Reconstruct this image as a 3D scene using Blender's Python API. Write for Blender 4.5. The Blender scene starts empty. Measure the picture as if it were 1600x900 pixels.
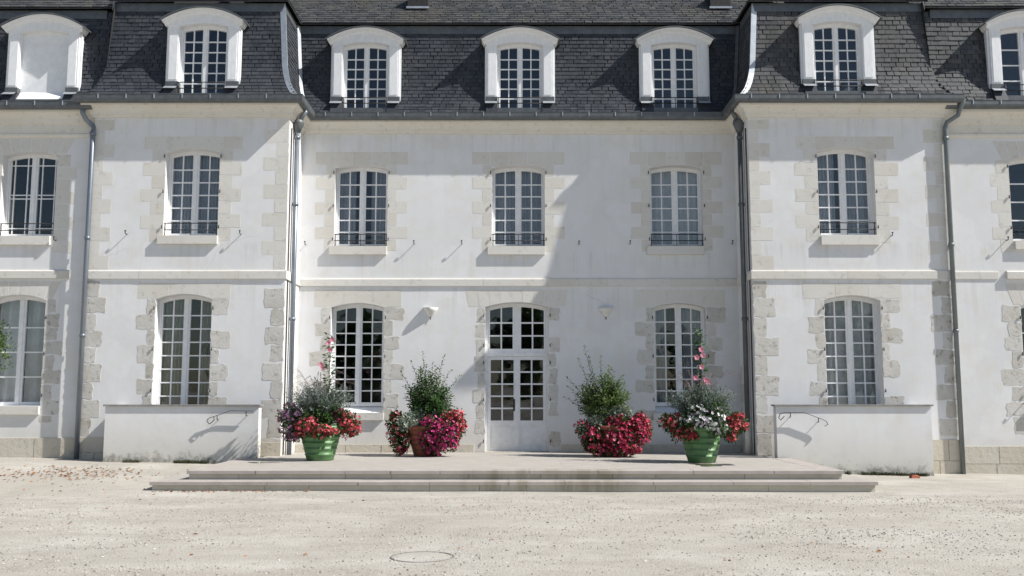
import bpy, math, random
from mathutils import Vector, Matrix
rnd = random.Random(7)
R = math.radians
scene = bpy.context.scene
COL = scene.collection

# ---------------------------------------------------------------- camera, sky, sun, exposure
cam_d = bpy.data.cameras.new('camera')
cam_d.sensor_width = 36.0
cam_d.lens = 36.0 * 1478 / 1600
cam_d.clip_end = 2000
cam = bpy.data.objects.new('camera', cam_d)
cam.location = (-0.15, -22.0, 1.6)
cam.rotation_euler = (R(90) + math.atan(168 / 1478), 0, 0)
COL.objects.link(cam)
scene.camera = cam

SUN_TO = Vector((3.7, -1.0, 3.75)).normalized()          # from the ground towards the sun
world = bpy.data.worlds.new('World'); scene.world = world
world.use_nodes = True
wn = world.node_tree.nodes; wl = world.node_tree.links
wn.clear()
wo = wn.new('ShaderNodeOutputWorld'); wb = wn.new('ShaderNodeBackground'); sky = wn.new('ShaderNodeTexSky')
sky.sky_type = 'NISHITA'; sky.sun_disc = False
sky.sun_elevation = math.asin(SUN_TO.z)
sky.sun_rotation = math.atan2(SUN_TO.x, SUN_TO.y)
sky.air_density = 1.0; sky.dust_density = 0.6; sky.ozone_density = 1.0
wb.inputs['Strength'].default_value = 0.078
wl.new(sky.outputs[0], wb.inputs['Color']); wl.new(wb.outputs[0], wo.inputs['Surface'])

sun_d = bpy.data.lights.new('sun', 'SUN')
sun_d.energy = 5.0; sun_d.angle = R(0.55); sun_d.color = (1.0, 0.965, 0.91)
sun = bpy.data.objects.new('sun', sun_d)
sun.rotation_euler = (-SUN_TO).to_track_quat('-Z', 'Y').to_euler()
sun.location = SUN_TO * 60
COL.objects.link(sun)
scene.view_settings.view_transform = 'Standard'
scene.view_settings.look = 'None'
scene.view_settings.gamma = 1.0
scene.view_settings.use_curve_mapping = False
scene.view_settings.exposure = 0.47

# ---------------------------------------------------------------- materials
MATS = {}
class NT:
    """small helper round a node tree"""
    def __init__(s, name):
        m = bpy.data.materials.new(name); m.use_nodes = True
        s.m = m; s.t = m.node_tree; s.n = s.t.nodes; s.n.clear()
        s.out = s.n.new('ShaderNodeOutputMaterial')
        s.b = s.n.new('ShaderNodeBsdfPrincipled')
        s.link(s.b.outputs[0], s.out.inputs[0])
        MATS[name] = m
    def link(s, a, b): s.t.links.new(a, b)
    def coord(s, kind='Object', scale=(1, 1, 1)):
        tc = s.n.new('ShaderNodeTexCoord'); mp = s.n.new('ShaderNodeMapping')
        mp.inputs['Scale'].default_value = scale
        s.link(tc.outputs[kind], mp.inputs[0]); return mp.outputs[0]
    def noise(s, scale, detail=4, rough=.55, vec=None, sc=(1, 1, 1)):
        nz = s.n.new('ShaderNodeTexNoise')
        nz.inputs['Scale'].default_value = scale; nz.inputs['Detail'].default_value = detail; nz.inputs['Roughness'].default_value = rough
        s.link(vec or s.pos(sc), nz.inputs['Vector']); return nz.outputs['Fac']
    def pos(s, sc=(1, 1, 1)):
        g = s.n.new('ShaderNodeNewGeometry'); mp = s.n.new('ShaderNodeMapping')
        mp.inputs['Scale'].default_value = sc
        s.link(g.outputs['Position'], mp.inputs[0]); return mp.outputs[0]
    def island(s):
        g = s.n.new('ShaderNodeNewGeometry'); o = s.n.new('ShaderNodeObjectInfo')
        a = s.math('ADD', g.outputs['Random Per Island'], o.outputs['Random'])
        return s.math('FRACT', a)
    def math(s, op, a, b=None, c=None):
        m = s.n.new('ShaderNodeMath'); m.operation = op
        for i, v in enumerate((a, b, c)):
            if v is None: continue
            if isinstance(v, (int, float)): m.inputs[i].default_value = v
            else: s.link(v, m.inputs[i])
        return m.outputs[0]
    def ramp(s, fac, stops, interp='LINEAR'):
        r = s.n.new('ShaderNodeValToRGB'); e = r.color_ramp.elements; r.color_ramp.interpolation = interp
        while len(e) < len(stops): e.new(0.5)
        for el, (p, c) in zip(e, stops):
            el.position = p
            el.color = (*c, 1) if isinstance(c, tuple) else (c, c, c, 1)
        s.link(fac, r.inputs[0]); return r.outputs[0]
    def mix(s, fac, a, b, mode='MIX'):
        m = s.n.new('ShaderNodeMix'); m.data_type = 'RGBA'; m.blend_type = mode
        for k, v in ((0, fac), (6, a), (7, b)):
            if isinstance(v, (int, float)): m.inputs[k].default_value = v
            elif isinstance(v, tuple): m.inputs[k].default_value = (*v, 1)
            else: s.link(v, m.inputs[k])
        return m.outputs[2]
    def sep(s, ax):
        g = s.n.new('ShaderNodeNewGeometry'); x = s.n.new('ShaderNodeSeparateXYZ')
        s.link(g.outputs['Position'], x.inputs[0]); return x.outputs[ax]
    def bump(s, h, strength=.3, dist=.02):
        b = s.n.new('ShaderNodeBump'); b.inputs['Strength'].default_value = strength; b.inputs['Distance'].default_value = dist
        s.link(h, b.inputs['Height']); s.link(b.outputs[0], s.b.inputs['Normal'])
    def fin(s, color=None, rough=.8, metal=0., spec=.5):
        if color is not None:
            if isinstance(color, tuple): s.b.inputs['Base Color'].default_value = (*color, 1)
            else: s.link(color, s.b.inputs['Base Color'])
        if isinstance(rough, (int, float)): s.b.inputs['Roughness'].default_value = rough
        else: s.link(rough, s.b.inputs['Roughness'])
        s.b.inputs['Metallic'].default_value = metal
        s.b.inputs['Specular IOR Level'].default_value = spec
        return s.m

def mk_plaster():
    t = NT('plaster')
    big = t.noise(.5, 5, .62); mid = t.noise(2.3, 6, .68); fine = t.noise(38, 3, .6); patch = t.noise(.9, 2, .4)
    streak = t.noise(1.0, 5, .65, sc=(5.0, 5.0, .28)); hair = t.noise(1.0, 3, .6, sc=(16, 16, .5))
    base = t.ramp(big, [(.3, (.655, .655, .66)), (.7, (.735, .735, .74))])
    # patch repairs with their own edges, yellowed mottling
    base = t.mix(t.math('MULTIPLY', t.ramp(patch, [(.55, 0.), (.57, 1.)]), .45), base, (.745, .745, .745))
    base = t.mix(t.math('MULTIPLY', t.ramp(mid, [(.46, 0.), (.70, 1.)]), .62), base, (.655, .63, .575))
    z = t.sep(2)
    # rain streaks: strongest for a little way below the cornice, sills and string course
    zz = t.math('MULTIPLY', z, .1)
    band = t.ramp(zz, [(.30, .15), (.408, 1.), (.416, .1), (.43, .1), (.488, 1.), (.50, .1), (.70, .15), (.775, .9)])
    st = t.math('MULTIPLY', t.math('ADD', t.ramp(streak, [(.50, 0.), (.72, 1.)]), t.math('MULTIPLY', t.ramp(hair, [(.56, 0.), (.75, 1.)]), .7)), band)
    base = t.mix(t.math('MINIMUM', t.math('MULTIPLY', st, .36), .6), base, (.42, .40, .36))
    # splash dirt and damp near the ground, with a ragged edge of its own
    zg = t.math('SUBTRACT', t.math('MULTIPLY_ADD', t.sep(0), .0168, z), .06)
    d = t.math('ADD', zg, t.math('MULTIPLY', t.math('SUBTRACT', mid, .5), 1.5))
    base = t.mix(t.math('MULTIPLY', t.ramp(d, [(.10, 1.), (.95, 0.)]), .62), base, (.52, .49, .41))
    d2 = t.math('ADD', zg, t.math('MULTIPLY', t.math('SUBTRACT', t.noise(5.5, 6, .75), .5), 1.3))
    base = t.mix(t.math('MULTIPLY', t.ramp(d2, [(.0, 1.), (.20, 0.)]), .7), base, (.17, .165, .13))
    spots = t.noise(9, 5, .75)
    base = t.mix(t.math('MULTIPLY', t.ramp(spots, [(.64, 0.), (.74, 1.)]), .35), base, (.46, .44, .40))
    # hairline cracks here and there
    vo = t.n.new('ShaderNodeTexVoronoi'); vo.feature = 'DISTANCE_TO_EDGE'; vo.inputs['Scale'].default_value = .8
    wv = t.n.new('ShaderNodeMix'); wv.data_type = 'VECTOR'; wv.inputs[0].default_value = .12
    nz = t.n.new('ShaderNodeTexNoise'); nz.inputs['Scale'].default_value = 2.5; nz.inputs['Detail'].default_value = 5
    t.link(t.pos(), nz.inputs['Vector']); t.link(t.pos(), wv.inputs[4]); t.link(nz.outputs['Color'], wv.inputs[5]); t.link(wv.outputs[1], vo.inputs['Vector'])
    ck = t.math('MULTIPLY', t.ramp(vo.outputs['Distance'], [(.0, 1.), (.006, 0.)]), t.ramp(t.noise(.7, 3, .5), [(.57, 0.), (.64, .26)]))
    base = t.mix(ck, base, (.33, .32, .30))
    t.bump(t.math('ADD', t.math('MULTIPLY', fine, .3), mid), .2, .016)
    return t.fin(base, .92, spec=.25)
def mk_stone(name, c1, c2, c3, pit=.2, bscale=14, bstr=.4):
    t = NT(name)
    big = t.noise(1.7, 4, .6); mid = t.noise(bscale, 6, .72); isl = t.island()
    base = t.mix(isl, c1, c2)
    base = t.mix(t.ramp(big, [(.35, 0.), (.75, .75)]), base, c3)
    pits = t.ramp(mid, [(.33, 1.), (.45, 0.)])
    base = t.mix(t.math('MULTIPLY', pits, pit), base, (.20, .18, .15))
    t.bump(mid, bstr, .03)
    return t.fin(base, .92, spec=.2)
def mk_simple(name, c1, c2, scale=6, rough=.6, metal=0, spec=.5, bstr=.1, sc=(1, 1, 1)):
    t = NT(name)
    n = t.noise(scale, 5, .6, sc=sc)
    t.bump(n, bstr, .01)
    return t.fin(t.ramp(n, [(.3, c1), (.7, c2)]), rough, metal, spec)
def mk_slate(name, stops, lichen, lamt, rough=.55):
    t = NT(name)
    isl = t.island()
    base = t.ramp(isl, stops)
    big = t.noise(.9, 5, .62); fine = t.noise(26, 4, .6)
    streak = t.noise(1.0, 4, .6, sc=(2.4, 2.4, .3))
    base = t.mix(t.math('MULTIPLY', t.ramp(big, [(.45, 0.), (.7, 1.)]), lamt), base, lichen)
    base = t.mix(t.math('MULTIPLY', t.ramp(streak, [(.55, 0.), (.72, 1.)]), .6), base, (.020, .021, .022))
    base = t.mix(.22, base, t.ramp(fine, [(.3, (.02, .021, .024)), (.7, (.13, .137, .15))]))
    t.bump(fine, .25, .008)
    return t.fin(base, t.ramp(isl, [(0., rough - .1), (1., rough + .15)]), spec=.22)
def mk_foliage(name, stops, trans=.35, rough=.55):
    t = NT(name)
    c = t.ramp(t.island(), stops)
    t.fin(c, rough, spec=.3)
    tr = t.n.new('ShaderNodeBsdfTranslucent'); t.link(c, tr.inputs[0])
    mx = t.n.new('ShaderNodeMixShader'); mx.inputs[0].default_value = trans
    t.link(t.b.outputs[0], mx.inputs[1]); t.link(tr.outputs[0], mx.inputs[2]); t.link(mx.outputs[0], t.out.inputs[0])
    return t.m
def mk_glass():
    t = NT('glass')
    t.n.remove(t.b)
    lw = t.n.new('ShaderNodeLayerWeight'); lw.inputs[0].default_value = .5
    f = t.math('MULTIPLY_ADD', t.math('POWER', lw.outputs['Facing'], 5.), .92, .046)
    gl = t.n.new('ShaderNodeBsdfGlossy'); gl.inputs['Roughness'].default_value = .015
    gl.inputs['Color'].default_value = (.95, .97, 1, 1)
    bp = t.n.new('ShaderNodeBump'); bp.inputs['Strength'].default_value = .16; bp.inputs['Distance'].default_value = .02
    t.link(t.noise(2.3, 2, .5), bp.inputs['Height']); t.link(bp.outputs[0], gl.inputs['Normal'])
    tr = t.n.new('ShaderNodeBsdfTransparent'); tr.inputs[0].default_value = (.90, .91, .91, 1)
    mx = t.n.new('ShaderNodeMixShader')
    t.link(f, mx.inputs[0]); t.link(tr.outputs[0], mx.inputs[1]); t.link(gl.outputs[0], mx.inputs[2]); t.link(mx.outputs[0], t.out.inputs[0])
    return t.m
def mk_gravel():
    t = NT('gravel_sand')
    big = t.noise(.22, 5, .6); mid = t.noise(1.6, 6, .68); fine = t.noise(34, 5, .75)
    drift = t.noise(.8, 5, .65, sc=(.7, 1.15, 1))
    vo = t.n.new('ShaderNodeTexVoronoi'); vo.inputs['Scale'].default_value = 42; t.link(t.pos(), vo.inputs['Vector'])
    base = t.ramp(big, [(.3, (.36, .335, .292)), (.7, (.425, .398, .352))])
    base = t.mix(t.ramp(drift, [(.42, 0.), (.68, .85)]), base, (.50, .474, .425))
    base = t.mix(t.math('MULTIPLY', t.ramp(mid, [(.52, 0.), (.74, 1.)]), .5), base, (.29, .262, .22))
    st = t.mix(t.ramp(vo.outputs['Color'], [(.2, 0.), (.9, 1.)]), (.17, .15, .125), (.47, .44, .39))
    patch = t.ramp(t.noise(.9, 5, .7), [(.44, 0.), (.62, 1.)])
    base = t.mix(t.math('MULTIPLY', patch, .42), base, st)
    base = t.mix(t.math('MULTIPLY', t.ramp(fine, [(.3, 1.), (.44, 0.)]), .4), base, (.15, .13, .11))
    rut = t.noise(1.0, 4, .6, sc=(.28, .62, 1))
    base = t.mix(t.math('MULTIPLY', t.ramp(rut, [(.52, 0.), (.68, 1.)]), .38), base, (.31, .28, .235))
    h = t.math('ADD', t.math('MULTIPLY', fine, .6), t.math('ADD', mid, t.math('MULTIPLY', vo.outputs['Distance'], -.5)))
    t.bump(h, .45, .035)
    return t.fin(base, .95, spec=.15)
def mk_step(name, c1, c2, stain=True):
    t = NT(name)
    n = t.noise(3, 5, .65); f = t.noise(40, 4, .6)
    base = t.ramp(n, [(.3, c1), (.7, c2)])
    base = t.mix(t.math('MULTIPLY', t.ramp(f, [(.3, 1.), (.45, 0.)]), .25), base, (.2, .18, .15))
    # algae and rust streaks that run down the risers by the door
    x = t.sep(0)
    blk = t.noise(1.0, 3, .7, sc=(2.6, .3, .5))
    rng = t.math('MULTIPLY', t.ramp(t.math('MULTIPLY_ADD', x, .1, .5), [(.36, 0.), (.46, 1.), (.66, 1.), (.71, 0.)]), t.ramp(blk, [(.42, 0.), (.58, 1.)]))
    base = t.mix(t.math('MULTIPLY', rng, .4 if stain else 0.), base, (.15, .125, .06))
    t.bump(t.math('ADD', n, f), .2, .01)
    return t.fin(base, .8, spec=.3)

mk_plaster(); mk_glass(); mk_gravel()
mk_stone('ashlar', (.59, .56, .50), (.66, .64, .595), (.66, .645, .61), .25, 7, .12)
mk_stone('rubble', (.43, .405, .355), (.58, .555, .51), (.65, .64, .615), .75, 8, .3)
mk_stone('cornice_stone', (.69, .66, .60), (.71, .685, .63), (.64, .595, .505), .25, 9, .12)
mk_stone('plinth_stone', (.50, .455, .37), (.55, .51, .43), (.57, .54, .48), .3, 10, .45)
mk_simple('white_paint', (.70, .71, .72), (.82, .82, .82), 9, .45, bstr=.06)
mk_simple('worn_white_paint', (.70, .71, .725), (.80, .805, .81), 14, .6, bstr=.3, sc=(1, 1, .4))
mk_simple('zinc', (.36, .385, .42), (.50, .525, .56), 5, .45, .45)
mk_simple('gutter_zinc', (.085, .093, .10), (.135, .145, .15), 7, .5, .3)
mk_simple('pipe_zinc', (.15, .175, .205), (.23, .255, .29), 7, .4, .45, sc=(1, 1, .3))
mk_simple('pipe_green', (.13, .15, .155), (.20, .222, .225), 7, .5, .2, sc=(1, 1, .3))
mk_simple('iron', (.018, .018, .02), (.05, .045, .042), 20, .6, .3)
mk_simple('interior', (.10, .095, .09), (.15, .14, .13), 1, .9)
mk_simple('curtain_grey', (.32, .345, .38), (.40, .42, .455), 8, .9)
mk_simple('curtain_pale', (.50, .53, .55), (.62, .64, .66), 8, .9)
mk_simple('curtain_olive', (.24, .25, .20), (.36, .36, .30), 8, .9)
mk_simple('coping', (.17, .165, .16), (.30, .29, .275), 9, .8, bstr=.3)
mk_simple('green_glaze', (.06, .14, .05), (.105, .22, .08), 5, .46, bstr=.08)
mk_simple('terracotta', (.17, .05, .03), (.27, .085, .05), 5, .65)
mk_simple('soil', (.03, .02, .015), (.07, .05, .035), 20, .95)
mk_simple('bark', (.07, .05, .035), (.14, .10, .07), 20, .9)
mk_simple('lamp_shell', (.62, .61, .57), (.72, .71, .67), 6, .6)
mk_simple('cast_iron_cover', (.12, .11, .10), (.30, .28, .25), 12, .8, .1, bstr=.4)
mk_simple('brick_red', (.22, .06, .03), (.34, .11, .06), 25, .9, bstr=.6)
mk_slate('slate', [(0., (.024, .028, .036)), (.5, (.034, .039, .049)), (1., (.050, .055, .066))], (.054, .058, .062), .5)
mk_slate('slate_weathered', [(0., (.036, .039, .045)), (.5, (.060, .064, .070)), (1., (.100, .102, .104))], (.085, .075, .058), .6)
mk_slate('slate_upper', [(0., (.040, .043, .046)), (.5, (.058, .061, .063)), (1., (.085, .085, .080))], (.078, .068, .048), .6)
mk_simple('slate_bed', (.012, .012, .014), (.02, .02, .022), 6, .9)
mk_step('step_beige', (.50, .465, .385), (.60, .565, .48))
mk_step('step_nosing', (.335, .30, .275), (.42, .38, .35))
mk_step('terrace_paving', (.335, .312, .28), (.40, .375, .345), False)
mk_foliage('leaf_dark', [(0., (.014, .045, .012)), (.5, (.036, .09, .02)), (1., (.085, .165, .04))])
mk_foliage('leaf_light', [(0., (.035, .075, .015)), (.5, (.07, .13, .025)), (1., (.14, .19, .05))])
mk_foliage('leaf_mid', [(0., (.02, .055, .015)), (.5, (.04, .095, .022)), (1., (.085, .15, .04))])
mk_foliage('leaf_silver', [(0., (.22, .27, .20)), (1., (.46, .50, .42))], .2)
mk_foliage('leaf_greyviolet', [(0., (.05, .085, .045)), (.5, (.11, .155, .11)), (.8, (.22, .24, .23)), (1., (.42, .42, .46))], .25)
mk_foliage('plume', [(0., (.16, .10, .10)), (1., (.34, .25, .26))], .3)
mk_foliage('bloom_coral', [(0., (.38, .03, .05)), (.5, (.62, .085, .11)), (.85, (.72, .19, .21)), (1., (.80, .42, .42))], .25)
mk_foliage('bloom_crimson', [(0., (.20, .008, .035)), (.5, (.42, .02, .075)), (.85, (.56, .05, .14)), (1., (.66, .22, .30))], .25)
mk_foliage('bloom_magenta', [(0., (.26, .01, .08)), (.6, (.46, .025, .16)), (1., (.60, .10, .28))], .25)
mk_foliage('bloom_violet', [(0., (.32, .10, .24)), (.6, (.50, .22, .40)), (1., (.68, .44, .58))], .25)
mk_foliage('bloom_pink', [(0., (.70, .20, .30)), (1., (.85, .42, .50))], .3)
mk_foliage('bloom_white', [(0., (.62, .50, .58)), (.4, (.80, .76, .80)), (1., (.86, .85, .86))], .25)
mk_foliage('weed_leaf', [(0., (.03, .04, .018)), (1., (.10, .10, .05))], .2)
mk_foliage('dead_leaf', [(0., (.16, .06, .02)), (.5, (.30, .12, .045)), (1., (.42, .22, .10))], .1)
tp = NT('pebble'); tp.fin(tp.ramp(tp.island(), [(0., (.15, .135, .12)), (.25, (.30, .28, .25)), (.6, (.40, .375, .34)), (1., (.55, .52, .48))]), .9, spec=.2)
tw = NT('wet_film'); tw.fin((.13, .115, .085), .04, spec=.6)

# ---------------------------------------------------------------- mesh helpers
class MB:
    def __init__(s): s.v = []; s.f = []; s.sm = []
    def add(s, vs, fs, smooth=False):
        o = len(s.v); s.v += [tuple(p) for p in vs]
        for f in fs: s.f.append(tuple(i + o for i in f)); s.sm.append(smooth)
        return s
    def box(s, x0, x1, y0, y1, z0, z1):
        return s.add([(x0,y0,z0),(x1,y0,z0),(x1,y1,z0),(x0,y1,z0),(x0,y0,z1),(x1,y0,z1),(x1,y1,z1),(x0,y1,z1)],
              [(0,3,2,1),(4,5,6,7),(0,1,5,4),(1,2,6,5),(2,3,7,6),(3,0,4,7)])
    def prism(s, pts, y0, y1):
        """polygon pts (x,z), counter-clockwise seen from -Y, extruded from y0 (front) to y1"""
        n = len(pts)
        vs = [(x, y0, z) for x, z in pts] + [(x, y1, z) for x, z in pts]
        fs = [tuple(range(n)), tuple(range(2*n-1, n-1, -1))] + [(i, n+i, n+(i+1) % n, (i+1) % n) for i in range(n)]
        return s.add(vs, fs)
    def stone(s, pts, y, proud, inset=.008):
        """block face: outline pts (x,z) at depth y, front ring inset and proud of the wall"""
        n = len(pts); cx = sum(p[0] for p in pts)/n; cz = sum(p[1] for p in pts)/n
        fr = []
        for x, z in pts:
            l = math.hypot(x-cx, z-cz) or 1
            fr.append((x-(x-cx)/l*inset, y-proud, z-(z-cz)/l*inset))
        vs = fr + [(x, y+.02, z) for x, z in pts]
        return s.add(vs, [tuple(range(n))] + [(i, n+i, n+(i+1) % n, (i+1) % n) for i in range(n)])
    def tube(s, pts, r, seg=6, closed=False, smooth=True, flat=None):
        pts = [Vector(p) for p in pts]; n = len(pts); vs = []; fs = []
        rs = r if isinstance(r, (list, tuple)) else [r]*n
        prev = None
        for i, p in enumerate(pts):
            if closed: d = pts[(i+1) % n] - pts[i-1]
            else: d = pts[min(i+1, n-1)] - pts[max(i-1, 0)]
            d.normalize()
            a = prev if prev is not None else (Vector((0,0,1)) if abs(d.z) < .9 else Vector((0,1,0)))
            u = (a - d*a.dot(d)); 
            if u.length < 1e-4: u = d.orthogonal()
            u.normalize(); w = d.cross(u); prev = u
            for k in range(seg):
                t = 2*math.pi*k/seg
                fx, fy = (flat if flat else (1, 1))
                vs.append(p + u*(math.cos(t)*rs[i]*fx) + w*(math.sin(t)*rs[i]*fy))
        m = n if closed else n-1
        for i in range(m):
            for k in range(seg):
                a = i*seg+k; b = i*seg+(k+1) % seg; c = ((i+1) % n)*seg+(k+1) % seg; d2 = ((i+1) % n)*seg+k
                fs.append((a, b, c, d2))
        if not closed: fs += [tuple(range(seg-1, -1, -1)), tuple((n-1)*seg+k for k in range(seg))]
        return s.add(vs, fs, smooth)
    def lathe(s, prof, seg=28, smooth=True, a0=0, a1=2*math.pi):
        full = abs(a1-a0-2*math.pi) < 1e-6; m = seg if full else seg+1
        vs = [(r*math.cos(a0+(a1-a0)*k/seg), r*math.sin(a0+(a1-a0)*k/seg), z) for r, z in prof for k in range(m)]
        fs = []
        for i in range(len(prof)-1):
            for k in range(seg):
                k2 = (k+1) % m
                fs.append((i*m+k, i*m+k2, (i+1)*m+k2, (i+1)*m+k))
        return s.add(vs, fs, smooth)
    def leaf(s, p, d, nrm, L, w, fold=.25):
        """folded four-cornered leaf from p along d"""
        d = d.normalized(); side = d.cross(nrm)
        if side.length < 1e-4: side = d.orthogonal()
        side.normalize(); up = side.cross(d)
        a = p; b = p + d*L*.5 + side*w*.5 + up*L*fold*.3; c = p + d*L; e = p + d*L*.5 - side*w*.5 + up*L*fold*.3
        return s.add([a, b, c, e], [(0,1,2),(0,2,3)])
    def bloom(s, p, nrm, r, k=7, cup=.35):
        nrm = nrm.normalized(); u = nrm.orthogonal().normalized(); w = nrm.cross(u)
        ph = rnd.random()*6.28
        vs = [p - nrm*r*cup]
        for i in range(k):
            t = ph + 2*math.pi*i/k; rr = r*(1 if i % 2 else .82)
            vs.append(p + u*math.cos(t)*rr + w*math.sin(t)*rr)
        return s.add(vs, [(0, i+1, (i+1) % k+1) for i in range(k)])
    def build(s, name, mat, parent=None, loc=None):
        me = bpy.data.meshes.new(name); me.from_pydata(s.v, [], s.f); me.update()
        for p, q in zip(me.polygons, s.sm): p.use_smooth = q
        me.materials.append(MATS[mat])
        return link(name, me, parent, loc)
def link(name, me, parent=None, loc=None):
    o = bpy.data.objects.new(name, me); COL.objects.link(o)
    if parent is not None: o.parent = parent
    if loc is not None: o.location = loc
    return o
def empty(name, loc=(0, 0, 0)):
    o = bpy.data.objects.new(name, None); o.empty_display_size = .2; o.location = loc; COL.objects.link(o); return o
def tag(o, label=None, cat=None, group=None, kind=None):
    if label: o['label'] = label
    if cat: o['category'] = cat
    if group: o['group'] = group
    if kind: o['kind'] = kind
    return o
def jit(a): return rnd.uniform(-a, a)

# ---------------------------------------------------------------- ground
PAV = -1.35; WING = -1.235; IN = 5.14; OUT = 9.5; END = 15.0
def sstep(a, b, x):
    t = min(1, max(0, (x-a)/(b-a))); return t*t*(3-2*t)
def gz(x, y):
    g = (.085 - .0168*max(-14, min(14, x))) * sstep(-6.6, -2.6, y) - .03*math.exp(-((y+6)/1.6)**2)
    return g + .008*math.sin(x*1.1+y*.5)*math.sin(y*.6-x*.7)*sstep(-60, -20, y)
xs = [-500, -200, -80, -45] + [i*.75 for i in range(-46, 47)] + [45, 80, 200, 500]
ys = [-500, -200, -80, -45] + [-36 + i*.6 for i in range(0, 61)] + [3, 8, 30, 80, 200, 500]
gm = MB()
gm.add([(x, y, gz(x, y)) for y in ys for x in xs],
       [(j*len(xs)+i, j*len(xs)+i+1, (j+1)*len(xs)+i+1, (j+1)*len(xs)+i) for j in range(len(ys)-1) for i in range(len(xs)-1)], True)
tag(gm.build('ground', 'gravel_sand'), 'pale sandy gravel courtyard in front of the building', kind='structure')

# ---------------------------------------------------------------- the building
chateau = tag(empty('chateau'), 'long white rendered manor with slate mansard roof, dormers and two projecting pavilions', 'building')

REC = .25
def arch(o, x):
    xc, hw, zb, zs, zc = o
    return zs + (zc-zs)*(1-((x-xc)/hw)**2)
def wall_mesh(mb, x0, x1, y, z0, z1, rows, zsplit):
    """front wall sheet with arched openings and deep reveals. rows: list of lists of openings (xc,hw,zb,zs,zc)"""
    zz = [z0] + zsplit + [z1]
    for (a, b), ops in zip(zip(zz[:-1], zz[1:]), rows):
        ops = sorted(ops); x = x0
        for o in ops:
            xc, hw, zb, zs, zc = o
            L, Rr = xc-hw, xc+hw
            mb.add([(x,y,a),(L,y,a),(L,y,b),(x,y,b)], [(0,1,2,3)])
            if zb > a + 1e-4: mb.add([(L,y,a),(Rr,y,a),(Rr,y,zb),(L,y,zb)], [(0,1,2,3)])
            N = 10; px = [L + 2*hw*i/N for i in range(N+1)]
            for i in range(N):
                mb.add([(px[i],y,arch(o,px[i])),(px[i+1],y,arch(o,px[i+1])),(px[i+1],y,b),(px[i],y,b)], [(0,1,2,3)])
            ring = [(L, max(zb, a)), (Rr, max(zb, a))] + [(q, arch(o, q)) for q in reversed(px)]
            n = len(ring)
            for i in range(n):
                p, q = ring[i], ring[(i+1) % n]
                mb.add([(p[0],y,p[1]),(p[0],y+REC+.12,p[1]),(q[0],y+REC+.12,q[1]),(q[0],y,q[1])], [(0,1,2,3)])
            x = Rr
        mb.add([(x,y,a),(x1,y,a),(x1,y,b),(x,y,b)], [(0,1,2,3)])
    return mb

# openings (centre x, half width, bottom, springing, crown)
UP_C = [(-3.72, .625, 5.10, 6.96, 7.04), (0.0, .625, 5.10, 6.96, 7.04), (3.74, .625, 5.10, 6.96, 7.04)]
LO_C = [(-3.75, .62, 1.20, 3.64, 3.745), (3.765, .61, 1.20, 3.64, 3.745)]
DOOR = (-.035, .74, .305, 3.65, 3.765)
UP_L = (-7.27, .60, 5.12, 7.00, 7.085); UP_R = (7.29, .63, 5.13, 7.02, 7.12)
LO_L = (-7.345, .615, .62, 3.70, 3.815); LO_R = (7.31, .615, .62, 3.68, 3.785)
UP_WL = (-10.96, .61, 5.13, 6.96, 7.05); LO_WL = (-11.05, .62, 1.38, 3.69, 3.81)
UP_WR = (11.60, .62, 5.02, 6.83, 6.93); LO_WR = (11.68, .62, 1.30, 3.56, 3.68)

def label(o, t): o['label'] = t; return o
wall_c = label(wall_mesh(MB(), -IN, IN, 0, -.3, 8.1, [LO_C+[DOOR], UP_C], [4.24]).build('wall', 'plaster', chateau), 'white rendered wall of the recessed middle section')
def pav_wall(sgn, lo, up):
    m = MB(); a, b = (-OUT, -IN) if sgn < 0 else (IN, OUT)
    wall_mesh(m, a, b, PAV, -.3, 8.1, [[lo], [up]], [4.24])
    xi, xo = sgn*IN, sgn*OUT
    q = [(xi,PAV,-.3),(xi,0,-.3),(xi,0,8.1),(xi,PAV,8.1)]; m.add(q, [(0,1,2,3)] if sgn < 0 else [(3,2,1,0)])
    q = [(xo,WING,-.3),(xo,PAV,-.3),(xo,PAV,8.1),(xo,WING,8.1)]; m.add(q, [(0,1,2,3)] if sgn < 0 else [(3,2,1,0)])
    return m.build('wall', 'plaster', chateau)
wall_pl = label(pav_wall(-1, LO_L, UP_L), 'white rendered wall of the left pavilion')
wall_pr = label(pav_wall(1, LO_R, UP_R), 'white rendered wall of the right pavilion')
wall_wl = label(wall_mesh(MB(), -END, -OUT, WING, -.3, 8.0, [[LO_WL], [UP_WL]], [4.24]).build('wall', 'plaster', chateau), 'white rendered wall of the left wing')
wall_wr = label(wall_mesh(MB(), OUT, END, WING, -.3, 8.0, [[LO_WR], [UP_WR]], [4.24]).build('wall', 'plaster', chateau), 'white rendered wall of the right wing')

# closed shell behind: rooms, back and end walls
m = MB()
for z in (.28, 4.28, 8.0):
    m.box(-END+.1, -IN-.3, WING+.4, 5.9, z-.12, z); m.box(IN+.3, END-.1, WING+.4, 5.9, z-.12, z); m.box(-IN-.3, IN+.3, .4, 5.9, z-.122, z-.002)
m.box(-END, END, 5.9, 6.2, -.3, 10.9); 
for sx in (-1, 1):
    xa = sx*END; gp = [(WING+.01, -.3), (7.28, -.3), (7.28, 8.0), (5.5, 16.0), (4.2, 15.6), (WING+.2, 10.4), (WING+.01, 8.0)]
    vs = [(xa, p[0], p[1]) for p in gp] + [(xa+sx*.2, p[0], p[1]) for p in gp]; k = len(gp)
    m.add(vs, [tuple(range(k)), tuple(range(2*k-1, k-1, -1))] + [(j, k+j, k+(j+1) % k, (j+1) % k) for j in range(k)])
for x in (-9.3, -5.3, 5.1, 9.1, -1.9, 1.9): m.box(x, x+.2, .45, 5.9, .3, 7.9)
m.build('interior_partition', 'interior', chateau)

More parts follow.
